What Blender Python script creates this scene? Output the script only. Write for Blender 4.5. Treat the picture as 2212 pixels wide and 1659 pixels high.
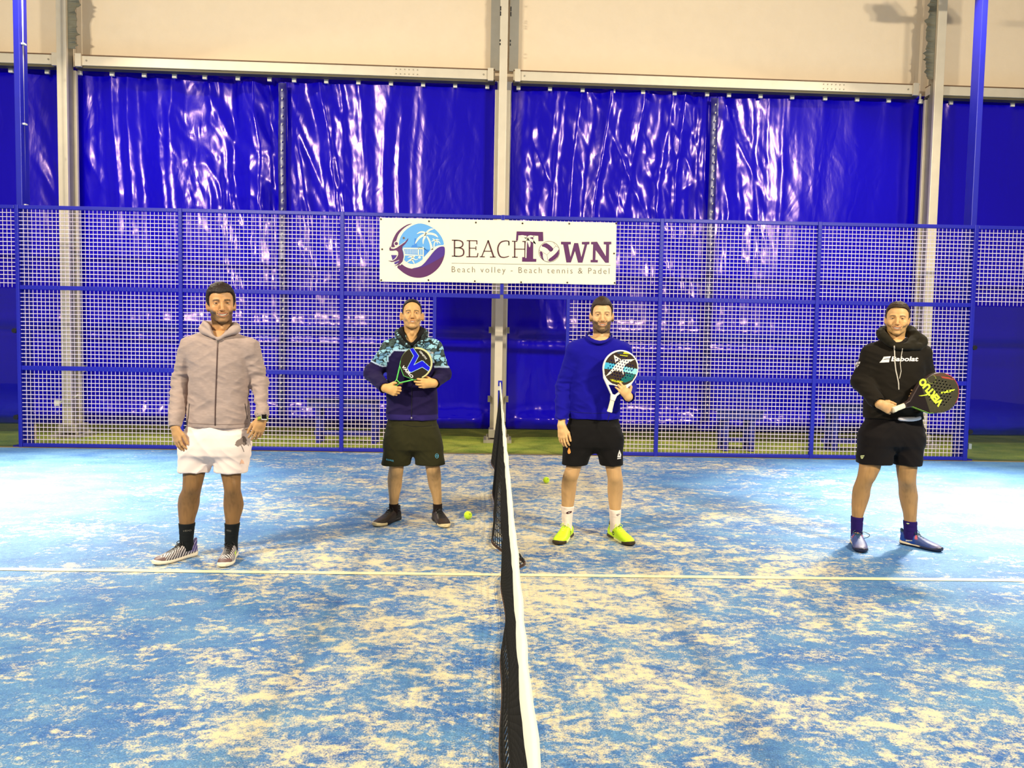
import bpy, bmesh, math, random
import numpy as np
from mathutils import Vector, Matrix, noise as mnoise
from mathutils.bvhtree import BVHTree

for o in list(bpy.data.objects):
    bpy.data.objects.remove(o)
SC = bpy.context.scene
COL = SC.collection
RND = random.Random(7)

# ------------------------------------------------------------------ camera
CP = np.array([-0.0564, -4.6043, 1.4404])
YAW, PITCH, ROLL, FOC = 0.0214, -0.0565, 0.0177, 1640.0
PW, PH = 2212.0, 1659.0

def cam_axes():
    cy, sy, cp, sp = math.cos(YAW), math.sin(YAW), math.cos(PITCH), math.sin(PITCH)
    f = np.array([sy * cp, cy * cp, sp])
    r = np.array([cy, -sy, 0.0])
    u = np.cross(r, f)
    cr, sr = math.cos(ROLL), math.sin(ROLL)
    return cr * r + sr * u, -sr * r + cr * u, f
AX_R, AX_U, AX_F = cam_axes()
cam_data = bpy.data.cameras.new('camera')
cam = bpy.data.objects.new('camera', cam_data)
COL.objects.link(cam)
cam_data.sensor_fit = 'HORIZONTAL'
cam_data.sensor_width = 36.0
cam_data.lens = FOC / PW * 36.0
cam_data.clip_end = 200
cam_data.clip_start = 0.05
m = Matrix(((AX_R[0], AX_U[0], -AX_F[0], CP[0]),
            (AX_R[1], AX_U[1], -AX_F[1], CP[1]),
            (AX_R[2], AX_U[2], -AX_F[2], CP[2]),
            (0, 0, 0, 1)))
cam.matrix_world = m
SC.camera = cam

# ------------------------------------------------------------------ world, exposure
w = bpy.data.worlds.new('hall_air')
SC.world = w
w.use_nodes = True
w.node_tree.nodes['Background'].inputs[0].default_value = (1.0, 0.86, 0.70, 1)
w.node_tree.nodes['Background'].inputs[1].default_value = 0.27
SC.view_settings.view_transform = 'Standard'
SC.view_settings.look = 'None'
SC.view_settings.exposure = 0.0
SC.view_settings.gamma = 1.0
SC.view_settings.use_curve_mapping = False
LAMP_COL = (1.0, 0.90, 0.70)
LAMP_FRONT = 800.0      # court lamps on the camera's side
LAMP_BACK = 440.0       # court lamps on the far side

# ------------------------------------------------------------------ helpers
def aty(u, v, y):
    """point of the plane y = const seen at a pixel of the photograph"""
    d = AX_F + AX_R * (u - PW / 2) / FOC - AX_U * (v - PH / 2) / FOC
    t = (y - CP[1]) / d[1]
    return CP + t * d

def link(o, parent=None):
    COL.objects.link(o)
    if parent is not None:
        o.parent = parent
    return o

def tag(o, label=None, cat=None, group=None, kind=None):
    if label: o['label'] = label
    if cat: o['category'] = cat
    if group: o['group'] = group
    if kind: o['kind'] = kind
    return o

def empty(name, loc=(0, 0, 0)):
    o = bpy.data.objects.new(name, None)
    o.location = loc
    o.empty_display_size = 0.1
    return link(o)

def pydata(name, verts, faces, mat, parent=None, smooth=False, origin=None):
    me = bpy.data.meshes.new(name)
    v = np.asarray(verts, dtype=float)
    off = np.zeros(3)
    if parent is not None:
        off = np.array(parent['_o']) if '_o' in parent else np.array(parent.matrix_basis.translation)
    me.from_pydata((v - off).tolist(), [], faces if isinstance(faces, list) else faces.tolist())
    me.update()
    if mat is not None:
        for mm in (mat if isinstance(mat, (list, tuple)) else [mat]):
            me.materials.append(mm)
    if smooth:
        me.polygons.foreach_set('use_smooth', [True] * len(me.polygons))
    o = bpy.data.objects.new(name, me)
    return link(o, parent)

class MB:
    """collects boxes, tubes, sheets, all in world coordinates"""
    def __init__(s): s.v = []; s.f = []
    def add(s, v, f):
        n = len(s.v); s.v += [tuple(map(float, p)) for p in v]; s.f += [tuple(i + n for i in q) for q in f]
    def box(s, x0, x1, y0, y1, z0, z1):
        s.add([(x0,y0,z0),(x1,y0,z0),(x1,y1,z0),(x0,y1,z0),(x0,y0,z1),(x1,y0,z1),(x1,y1,z1),(x0,y1,z1)],
              [(0,3,2,1),(4,5,6,7),(0,1,5,4),(1,2,6,5),(2,3,7,6),(3,0,4,7)])
    def tube(s, pts, r, n=6, cap=True, flat=None):
        pts = [np.array(p, float) for p in pts]
        rr = r if isinstance(r, (list, tuple, np.ndarray)) else [r] * len(pts)
        prev = None; base = len(s.v)
        for i, p in enumerate(pts):
            d = pts[min(i+1, len(pts)-1)] - pts[max(i-1, 0)]
            d = d / (np.linalg.norm(d) + 1e-9)
            if prev is None:
                a = np.array([0, 0, 1.0]) if abs(d[2]) < .9 else np.array([0, 1.0, 0])
            else: a = prev
            e1 = a - d * (a @ d); e1 /= np.linalg.norm(e1) + 1e-9; e2 = np.cross(d, e1); prev = e1
            for k in range(n):
                t = 2 * math.pi * k / n
                s.v.append(tuple(p + rr[i] * (math.cos(t) * e1 + math.sin(t) * e2)))
        for i in range(len(pts)-1):
            for k in range(n):
                a = base + i*n + k; b = base + i*n + (k+1) % n
                s.f.append((a, b, b+n, a+n))
        if cap:
            s.f.append(tuple(base + k for k in range(n))[::-1])
            e = base + (len(pts)-1)*n
            s.f.append(tuple(e + k for k in range(n)))
    def build(s, name, mat, parent=None, smooth=False):
        return pydata(name, s.v, s.f, mat, parent, smooth)

def bevel(o, w=0.004, seg=2):
    bm = bmesh.new(); bm.from_mesh(o.data)
    bmesh.ops.bevel(bm, geom=[e for e in bm.edges], offset=w, segments=seg, affect='EDGES', profile=.6)
    bm.to_mesh(o.data); bm.free()
    return o

# numpy value noise
def _hash(ix, iy, iz, seed):
    h = (ix.astype(np.int64) * 374761393 + iy.astype(np.int64) * 668265263 + iz.astype(np.int64) * 2147483647 + seed * 974711) & 0xffffffff
    h = ((h ^ (h >> 13)) * 1274126177) & 0xffffffff
    h = h ^ (h >> 16)
    return (h & 0xffff) / 65535.0
def vnoise(p, scale=1.0, seed=0):
    q = np.asarray(p, float) * np.asarray(scale, float)
    q = q + 57.37
    if q.shape[-1] == 2:
        q = np.concatenate([q, np.zeros(q.shape[:-1] + (1,))], -1)
    i = np.floor(q).astype(np.int64); f = q - i; f = f * f * (3 - 2 * f)
    r = 0
    for dx in (0, 1):
        wx = f[..., 0] if dx else 1 - f[..., 0]
        for dy in (0, 1):
            wy = f[..., 1] if dy else 1 - f[..., 1]
            for dz in (0, 1):
                wz = f[..., 2] if dz else 1 - f[..., 2]
                r = r + wx * wy * wz * _hash(i[..., 0]+dx, i[..., 1]+dy, i[..., 2]+dz, seed)
    return r * 2 - 1
def fbm(p, scale=1.0, seed=0, oct=3):
    r = 0; a = 1.0; t = 0
    s = np.asarray(scale, float)
    for k in range(oct):
        r = r + a * vnoise(p, s * 2**k, seed + 11 * k); t += a; a *= .5
    return r / t
def sstep(a, b, x):
    t = np.clip((x - a) / (b - a), 0, 1)
    return t * t * (3 - 2 * t)

# ------------------------------------------------------------------ materials
def srgb(r, g=None, b=None):
    if g is None: r, g, b = r
    return tuple(((c / 255) / 12.92 if c / 255 <= .04045 else ((c / 255 + .055) / 1.055) ** 2.4) for c in (r, g, b))
MATS = {}
def mat(name, col=(.8, .8, .8), rough=.5, metal=0.0, spec=.5, bump=None, vcol=False, var=0.0, emis=None, sheen=0.0, coat=0.0):
    if name in MATS: return MATS[name]
    M = bpy.data.materials.new(name); M.use_nodes = True
    nt = M.node_tree; b = nt.nodes['Principled BSDF']
    b.inputs['Base Color'].default_value = (*col, 1)
    b.inputs['Roughness'].default_value = rough
    b.inputs['Metallic'].default_value = metal
    b.inputs['Specular IOR Level'].default_value = spec
    if sheen: b.inputs['Sheen Weight'].default_value = sheen
    if coat: b.inputs['Coat Weight'].default_value = coat; b.inputs['Coat Roughness'].default_value = .1
    tc = nt.nodes.new('ShaderNodeTexCoord')
    src = None
    if vcol:
        at = nt.nodes.new('ShaderNodeAttribute'); at.attribute_name = 'Col'; src = at.outputs['Color']
    if var > 0:
        n = nt.nodes.new('ShaderNodeTexNoise'); n.inputs['Scale'].default_value = 6; n.inputs['Detail'].default_value = 5
        nt.links.new(tc.outputs['Object'], n.inputs['Vector'])
        mr = nt.nodes.new('ShaderNodeMapRange'); mr.inputs[1].default_value = .3; mr.inputs[2].default_value = .7
        mr.inputs[3].default_value = 1 - var; mr.inputs[4].default_value = 1 + var
        nt.links.new(n.outputs['Fac'], mr.inputs[0])
        mx = nt.nodes.new('ShaderNodeVectorMath'); mx.operation = 'SCALE'
        if src is None: mx.inputs[0].default_value = col
        else: nt.links.new(src, mx.inputs[0])
        nt.links.new(mr.outputs[0], mx.inputs['Scale'])
        src = mx.outputs[0]
    if src is not None: nt.links.new(src, b.inputs['Base Color'])
    if bump:
        sc, st, dist = bump
        n = nt.nodes.new('ShaderNodeTexNoise'); n.inputs['Scale'].default_value = sc; n.inputs['Detail'].default_value = 4
        nt.links.new(tc.outputs['Object'], n.inputs['Vector'])
        bp = nt.nodes.new('ShaderNodeBump'); bp.inputs['Strength'].default_value = st; bp.inputs['Distance'].default_value = dist
        nt.links.new(n.outputs['Fac'], bp.inputs['Height']); nt.links.new(bp.outputs[0], b.inputs['Normal'])
    if emis:
        b.inputs['Emission Color'].default_value = (*emis[0], 1); b.inputs['Emission Strength'].default_value = emis[1]
    MATS[name] = M
    return M

def node(nt, typ, ins=None, **kw):
    n = nt.nodes.new(typ)
    for k, v in kw.items(): setattr(n, k, v)
    for k, v in (ins or {}).items():
        if hasattr(v, 'is_output') or isinstance(v, bpy.types.NodeSocket): nt.links.new(v, n.inputs[k])
        else: n.inputs[k].default_value = v
    return n
def mth(nt, op, a, b=0.0, clamp=False):
    n = node(nt, 'ShaderNodeMath', operation=op, use_clamp=clamp)
    for i, x in enumerate((a, b)):
        if isinstance(x, bpy.types.NodeSocket): nt.links.new(x, n.inputs[i])
        else: n.inputs[i].default_value = x
    return n.outputs[0]

def turf_court():
    M = bpy.data.materials.new('blue_sanded_turf'); M.use_nodes = True; nt = M.node_tree
    b = nt.nodes['Principled BSDF']
    tc = node(nt, 'ShaderNodeTexCoord'); P = tc.outputs['Object']
    mp = node(nt, 'ShaderNodeMapping', {'Vector': P, 'Scale': (1.0, 1.5, 1.0), 'Rotation': (0, 0, -.22)}).outputs[0]
    def nz(sc, det, rough=.55, v=mp, dist=0.0):
        return node(nt, 'ShaderNodeTexNoise', {'Vector': v, 'Scale': sc, 'Detail': det, 'Roughness': rough, 'Distortion': dist}).outputs['Fac']
    big = nz(.8, 3); mid = nz(6.2, 6, .66, dist=.6); fine = nz(34, 4, .7, P); grain = nz(150, 2, .7, P); mid2 = nz(16, 5, .65, dist=.3)
    # sand gathers towards the net where it is trodden
    sx = node(nt, 'ShaderNodeSeparateXYZ', {0: P})
    ax = mth(nt, 'ABSOLUTE', mth(nt, 'SUBTRACT', sx.outputs[0], .15))
    cen = mth(nt, 'MULTIPLY', mth(nt, 'SUBTRACT', 1.0, mth(nt, 'DIVIDE', ax, 3.0)), .13)
    s = mth(nt, 'ADD', mth(nt, 'MULTIPLY', big, .42), mth(nt, 'MULTIPLY', mid, .62))
    s = mth(nt, 'ADD', s, mth(nt, 'MULTIPLY', mid2, .42))
    s = mth(nt, 'ADD', s, mth(nt, 'MULTIPLY', fine, .36))
    s = mth(nt, 'ADD', s, mth(nt, 'MULTIPLY', grain, .34))
    s = mth(nt, 'ADD', s, cen)
    fac = node(nt, 'ShaderNodeMapRange', {0: s, 1: 1.13, 2: 1.27, 3: 0.0, 4: 1.0}).outputs[0]
    bv = mth(nt, 'ADD', mth(nt, 'MULTIPLY', nz(2.3, 4, .6), .6), mth(nt, 'MULTIPLY', fine, .5))
    bf = node(nt, 'ShaderNodeMapRange', {0: bv, 1: .38, 2: .72, 3: 0.0, 4: 1.0}).outputs[0]
    blue = node(nt, 'ShaderNodeMix', {0: bf, 6: (*srgb(40, 96, 168), 1), 7: (*srgb(100, 150, 190), 1)}, data_type='RGBA').outputs[2]
    gr = node(nt, 'ShaderNodeMapRange', {0: grain, 1: .34, 2: .66, 3: .72, 4: 1.28}).outputs[0]
    bl2 = node(nt, 'ShaderNodeVectorMath', {0: blue, 'Scale': gr}, operation='SCALE').outputs[0]
    c = node(nt, 'ShaderNodeMix', {0: fac, 6: bl2, 7: (*srgb(228, 214, 174), 1)}, data_type='RGBA').outputs[2]
    nt.links.new(c, b.inputs['Base Color'])
    b.inputs['Roughness'].default_value = .62
    b.inputs['Specular IOR Level'].default_value = .5
    bp = node(nt, 'ShaderNodeBump', {'Height': grain, 'Strength': .5, 'Distance': .01})
    nt.links.new(bp.outputs[0], b.inputs['Normal'])
    return M

def turf_green():
    M = bpy.data.materials.new('green_turf'); M.use_nodes = True; nt = M.node_tree
    b = nt.nodes['Principled BSDF']
    P = node(nt, 'ShaderNodeTexCoord').outputs['Object']
    a = node(nt, 'ShaderNodeTexNoise', {'Vector': P, 'Scale': 2.2, 'Detail': 5.0}).outputs['Fac']
    g = node(nt, 'ShaderNodeTexNoise', {'Vector': P, 'Scale': 60.0, 'Detail': 3.0}).outputs['Fac']
    s = mth(nt, 'ADD', mth(nt, 'MULTIPLY', a, .7), mth(nt, 'MULTIPLY', g, .4))
    f = node(nt, 'ShaderNodeMapRange', {0: s, 1: .38, 2: .72}).outputs[0]
    c = node(nt, 'ShaderNodeMix', {0: f, 6: (*srgb(96, 126, 12), 1), 7: (*srgb(178, 182, 62), 1)}, data_type='RGBA').outputs[2]
    nt.links.new(c, b.inputs['Base Color']); b.inputs['Roughness'].default_value = .85
    bp = node(nt, 'ShaderNodeBump', {'Height': g, 'Strength': .6, 'Distance': .01}); nt.links.new(bp.outputs[0], b.inputs['Normal'])
    return M

def pvc(name, col, rough, crinkle):
    M = bpy.data.materials.new(name); M.use_nodes = True; nt = M.node_tree
    b = nt.nodes['Principled BSDF']; b.inputs['Base Color'].default_value = (*col, 1)
    b.inputs['Roughness'].default_value = rough; b.inputs['Specular IOR Level'].default_value = .5; b.inputs['Specular Tint'].default_value = (1.0, .66, .92, 1)
    P = node(nt, 'ShaderNodeTexCoord').outputs['Object']
    mp = node(nt, 'ShaderNodeMapping', {'Vector': P, 'Scale': (1.0, 1.0, .42), 'Rotation': (0, .25, 0)}).outputs[0]
    n1 = node(nt, 'ShaderNodeTexNoise', {'Vector': mp, 'Scale': 2.6, 'Detail': 3.0, 'Roughness': .42, 'Distortion': .8}).outputs['Fac']
    rg = mth(nt, 'ABSOLUTE', mth(nt, 'SUBTRACT', n1, .5))
    n2 = node(nt, 'ShaderNodeTexNoise', {'Vector': mp, 'Scale': 15.0, 'Detail': 2.0, 'Roughness': .5}).outputs['Fac']
    h = mth(nt, 'ADD', mth(nt, 'MULTIPLY', rg, 1.0), mth(nt, 'MULTIPLY', n2, .10))
    bp = node(nt, 'ShaderNodeBump', {'Height': h, 'Strength': crinkle, 'Distance': .09})
    nt.links.new(bp.outputs[0], b.inputs['Normal'])
    return M

M_BLUE = mat('blue_powder_coat', srgb(26, 30, 168), rough=.4, bump=(90, .08, .002), var=.05)
M_WIRE = mat('galvanised_wire', srgb(250, 230, 238), rough=.45, metal=0.0, var=.08)
M_ALU = mat('cream_aluminium', srgb(225, 212, 188), rough=.42, metal=.15, var=.04, bump=(60, .05, .002))
M_ALU_G = mat('grey_aluminium', srgb(158, 150, 132), rough=.5, metal=.15, var=.08)
M_WHITEPL = mat('white_plastic', srgb(235, 230, 215), rough=.5, var=.03)
M_BLACK = mat('black_rubber', srgb(16, 15, 18), rough=.5, var=.1)
M_FABRIC = mat('cream_tent_fabric', srgb(246, 224, 192), rough=.62, bump=(3.5, .25, .05), var=.015, spec=.35)
M_STRIP = mat('grey_keder_strip', srgb(186, 180, 166), rough=.6, bump=(12, .2, .02), var=.06)
M_TORN = mat('grey_torn_cover', srgb(120, 116, 98), rough=.8, bump=(16, .5, .02), var=.15)
M_PVC = pvc('blue_pvc_tarpaulin', (.002, .0, .50), .20, .16)
M_PVC_S = pvc('blue_pvc_tarpaulin_smooth', (.004, .003, .42), .33, .12)
M_SEAM = mat('dark_blue_seam', (.004, .0, .16), rough=.3, var=.1)
M_COURT = turf_court()
M_GREEN = turf_green()
M_LINE = mat('painted_line', srgb(240, 228, 184), rough=.8, bump=(220, .3, .004), var=.04)
M_DIRT = mat('dusty_concrete', srgb(132, 116, 78), rough=.9, bump=(40, .5, .01), var=.2)

# ------------------------------------------------------------------ lamps on their poles
def lamp_head(parent, cx, cy, cz, tx, ty, power, name='floodlight', spread=165):
    """flat floodlight housing with its glass, and the light it gives"""
    d = np.array([tx - cx, ty - cy, 0 - cz], float); d /= np.linalg.norm(d)
    q = Vector(d).to_track_quat('-Z', 'Y').to_matrix()
    def T(p): return tuple(np.array([cx, cy, cz]) + np.array(q @ Vector(p)))
    b = MB(); b.box(-.2, .2, -.15, .15, .0, .07); b.box(-.03, .03, -.03, .03, .07, .2)
    b.v = [T(p) for p in b.v]
    b.build(name + '_housing', M_BLACK, parent)
    g = MB(); g.box(-.18, .18, -.13, .13, -.006, -.001); g.v = [T(p) for p in g.v]
    g.build('lamp_glass', mat('lamp_glass', (1, 1, 1), rough=.3, emis=(LAMP_COL, 6.0)), parent)
    ld = bpy.data.lights.new('floodlight_glow', 'AREA'); ld.shape = 'RECTANGLE'; ld.size = .36; ld.size_y = .28
    ld.energy = power; ld.color = LAMP_COL; ld.spread = math.radians(spread)
    lo = bpy.data.objects.new('floodlight_glow', ld); link(lo, parent)
    off = parent.location
    mw = q.to_4x4(); mw.translation = Vector(T((0, 0, -.03))) - off
    lo.matrix_basis = mw

def light_pole(x, y, side, power, tgt, label, tx=None):
    p = empty('light_pole', (x, y, 0))
    tag(p, label, 'light pole', 'light poles at the court corners')
    b = MB()
    y0, y1 = (y, y + .16) if y > 0 else (y - .16, y)
    b.box(x - .037, x + .037, y0, y1, 0, 6.25)
    bevel(b.build('pole', M_BLUE, p), .006, 2)
    b = MB(); b.box(x - .11, x + .11, y0 - .04, y1 + .04, 0.0, .02); b.build('base_plate', M_BLUE, p)
    a = MB(); a.box(x - .5, x + .5, y0 + .04, y1 - .04, 6.25, 6.33); a.build('cross_arm', M_BLUE, p)
    for k in (-.32, .32):
        if y > 0 and k * side > 0:   # the outer rear heads throw a tighter pool on the corner of the court
            lamp_head(p, x + k, y - .28, 6.32, side * 4.7, 2.3, power * .50, spread=46)
        else:
            lamp_head(p, x + k, y - .28 if y > 0 else y + .28, 6.32, tgt[0] + k, tgt[1], power / 2)
    return p

light_pole(-6.0, 5.045, -1, LAMP_BACK, (-3.6, 1.2), 'blue light pole rising above the left end of the mesh fence')
light_pole(6.0, 5.045, 1, LAMP_BACK, (3.8, 1.4), 'blue light pole rising above the right end of the mesh fence')
light_pole(-6.0, -5.2, -1, LAMP_FRONT, (-1.2, 2.4), 'blue light pole behind the viewer, left corner')
light_pole(6.0, -5.2, 1, LAMP_FRONT, (1.2, 2.4), 'blue light pole behind the viewer, right corner')

# ------------------------------------------------------------------ floor
fl = pydata('floor', [(-14, -7, 0), (14, -7, 0), (14, 5.0, 0), (-14, 5.0, 0)], [(0, 1, 2, 3)], M_COURT)
tag(fl, kind='structure')
fg = pydata('floor_surround', [(-14, 5.0, -.012), (14, 5.0, -.012), (14, 9, -.012), (-14, 9, -.012)], [(0, 1, 2, 3)], M_GREEN)
tag(fg, kind='structure')
b = MB(); b.box(-14, 14, 4.955, 5.03, -.02, .004); e = b.build('trim_1', M_DIRT); tag(e, kind='structure')
b = MB()
xs = np.linspace(-6.95, 6.95, 90)
top = []; bot = []
for x in xs:
    j = .004 * mnoise.noise((x * 5, 0, 0)); j2 = .004 * mnoise.noise((x * 5, 4, 0))
    top.append((x, .026 + j, .003)); bot.append((x, -.026 + j2, .003))
ln = pydata('service_line', bot + top, [(i, i + 1, i + 91, i + 90) for i in range(89)], M_LINE)
tag(ln, 'straight cream white line painted across the blue turf under the net', 'court line')

# ------------------------------------------------------------------ tent wall: columns, beams, fabric, curtains
WY = 6.62    # plane of the tarpaulins
SKEW = .028     # the tent wall runs slightly away from the court to the right
def column(cx, side, label):
    p = empty('tent_column', (cx, 6.35, 0)); tag(p, label, 'column', 'tent columns along the far wall')
    b = MB()
    if side == 0:
        b.box(cx - .058, cx + .052, 6.22, 6.30, .16, 7.4)
        bevel(b.build('front_flange', M_ALU, p), .006)
        b = MB(); b.box(cx - .03, cx + .03, 6.28, 6.5, .12, 7.4); b.build('web', M_ALU_G, p)
        b = MB(); b.box(cx - .115, cx + .105, 6.46, 6.50, .1, 5.02); bevel(b.build('rear_flange', M_ALU, p), .006)
    else:
        w = .064
        b.box(cx - w, cx + w, 6.20, 6.25, .16, 7.4); bevel(b.build('front_flange', M_ALU, p), .006)
        b = MB(); b.box(cx - .03, cx + .03, 6.25, 6.44, .16, 7.4); b.build('web', M_ALU_G, p)
        b = MB(); b.box(cx - w, cx + w, 6.44, 6.49, .1, 5.08); bevel(b.build('rear_flange', M_ALU, p), .006)
    b = MB(); b.box(cx - .13, cx + .13, 6.2, 6.52, .05, .17); bevel(b.build('foot', M_ALU_G, p), .008)
    b = MB(); b.box(cx - .2, cx + .2, 6.12, 6.6, -.012, .03); b.build('base_plate', M_ALU_G, p)
    b = MB()
    for sx in (-.15, .15):
        for yy in (6.18, 6.5):
            b.tube([(cx + sx, yy, .03), (cx + sx, yy, .07)], .018, 6)
    b.build('anchor_bolt', M_ALU_G, p)
    for s in (-1, 1):
        for zz in ([.55, 1.55] if side == 0 else [.9]):
            c = MB(); c.box(cx + s * .13 - .02, cx + s * .13 + .02, 6.40, 6.46, zz, zz + .09); c.build('clamp', M_ALU_G, p)
    return p
column(aty(137, 440, 6.03)[0], -1, 'cream aluminium tent column behind the left end of the fence')
cc = column(-.02, 0, 'cream aluminium tent column behind the gap in the fence, middle of the wall')
column(aty(2017.5, 440, 6.37)[0], 1, 'cream aluminium tent column behind the right end of the fence, beside the man in black')

def beam(x0, x1, label):
    p = empty('wall_beam', ((x0 + x1) / 2, 6.5, 5.2)); tag(p, label, 'beam', 'tent wall beams under the cream fabric')
    b = MB(); b.box(x0, x1, 6.38, 6.50, 5.132, 5.262); bevel(b.build('beam_body', M_ALU, p), .006)
    b = MB(); b.box(x0, x1, 6.40, 6.52, 5.10, 5.132); b.build('curtain_track', mat('dark_track', srgb(92, 84, 62), rough=.6), p)
    b = MB(); b.box(x0, x1, 6.37, 6.50, 5.262, 5.274); b.build('drip_edge', mat('dark_joint', srgb(120, 88, 60), rough=.6), p)
    for xe, s in ((x0, 1), (x1, -1)):
        b = MB(); b.box(xe + s * .02, xe + s * .10, 6.34, 6.385, 5.105, 5.28); bevel(b.build('bracket', M_ALU, p), .004)
        b = MB(); b.tube([(xe + s * .16, 6.37, 5.197), (xe + s * .16, 6.38, 5.197)], .012, 8); b.build('bolt', M_ALU_G, p)
    # riveted splice
    xm = x0 + .76 * (x1 - x0)
    b = MB()
    for i in range(6):
        for zz in (5.165, 5.228):
            b.tube([(xm + .06 * i, 6.372, zz), (xm + .06 * i, 6.382, zz)], .008, 6)
    b.build('rivets', M_ALU_G, p)
    return p
beam(-12.2, -6.12, 'cream wall beam left of the left tent column')
beam(-5.93, -.14, 'cream wall beam between the left and middle columns')
beam(.12, 6.03, 'cream wall beam between the middle and right columns')
beam(6.19, 12.2, 'cream wall beam right of the right tent column')

def fabric(x0, x1, seed, label):
    nx, nz = int((x1 - x0) * 12), 30
    X, Z = np.meshgrid(np.linspace(x0, x1, nx + 1), np.linspace(5.19, 7.6, nz + 1))
    P = np.stack([X, Z], -1)
    Y = WY + .0 + .02 * fbm(P, (1.1, .6), seed) + .012 * np.abs(vnoise(P, (5, 9), seed + 3)) * sstep(.5, .0, np.abs(X - (x0 + .55 * (x1 - x0))))
    fol = sstep(.9, 0, np.abs(X + 4.9)) * sstep(5.1, 5.9, Z)
    Y = Y - .05 * fol * np.abs(vnoise(P @ np.array([[.8, .5], [-.4, 1.]]), (2.2, 4.2), 5))
    v = np.stack([X, Y, Z], -1).reshape(-1, 3)
    f = [(j * (nx + 1) + i, j * (nx + 1) + i + 1, (j + 1) * (nx + 1) + i + 1, (j + 1) * (nx + 1) + i) for j in range(nz) for i in range(nx)]
    o = pydata('wall_fabric', v, f, M_FABRIC, smooth=True)
    return tag(o, label, 'tent fabric', 'cream fabric panels above the beams')
fabric(-12.2, -6.02, 1, 'cream tent fabric panel left of the left column above the beam')
fabric(-6.02, 0, 2, 'cream tent fabric panel between left and middle columns, with a lit fold')
fabric(0, 6.08, 3, 'cream tent fabric panel between middle and right columns')
fabric(6.08, 12.2, 4, 'cream tent fabric panel right of the right column')

# cover strips behind the columns, the outer ones torn
b = MB(); b.box(-.21, -.07, 6.53, 6.555, 5.31, 7.5); b.build('cover_strip', M_STRIP, cc)
b = MB(); b.box(.06, .19, 6.53, 6.555, 5.31, 7.5); b.build('cover_strip', M_STRIP, cc)
b = MB()
for zz in (5.55, 5.6, 5.95, 5.98, 6.02, 6.05, 6.25):
    for s in (-.075, .068):
        b.box(s - .008, s + .008, 6.21, 6.23, zz, zz + .025)
b.build('cable_tie', M_BLACK, cc)
def torn(cx, s, seed, label):
    """ragged foil strip along the inner side of the column"""
    rr = random.Random(seed); n = 90; xa = cx + s * .02; L = []; Rr = []
    for i in range(n):
        z = 5.30 + 2.2 * i / (n - 1)
        spike = (.05 * rr.random() if rr.random() < .22 else 0) + (.04 * max(0, math.sin((z - 5.8) * 9)) if 5.8 < z < 6.2 else 0)
        wid = .10 + .035 * mnoise.noise((seed + 5, z * 2.4, 1)) + spike
        L.append((xa, 6.235 - .008 * rr.random(), z)); Rr.append((xa + s * wid, 6.215 + .05 * rr.random(), z))
    v = L + Rr + [(q[0], q[1] + .01, q[2]) for q in L + Rr]; f = []
    for i in range(n - 1):
        f += [(i, i + n, i + n + 1, i + 1), (2 * n + i, 2 * n + i + 1, 3 * n + i + 1, 3 * n + i)]
        f += [(i, i + 1, 2 * n + i + 1, 2 * n + i), (n + i, 3 * n + i, 3 * n + i + 1, n + i + 1)]
    return tag(pydata('torn_cover', v, f, M_TORN), label, 'torn cover')
torn(aty(146, 440, 6.03)[0], 1, 3, 'grey torn foil strip hanging on the left tent column above the beam')
torn(aty(2009, 440, 6.37)[0], -1, 8, 'grey torn foil strip hanging on the right tent column above the beam')

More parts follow.
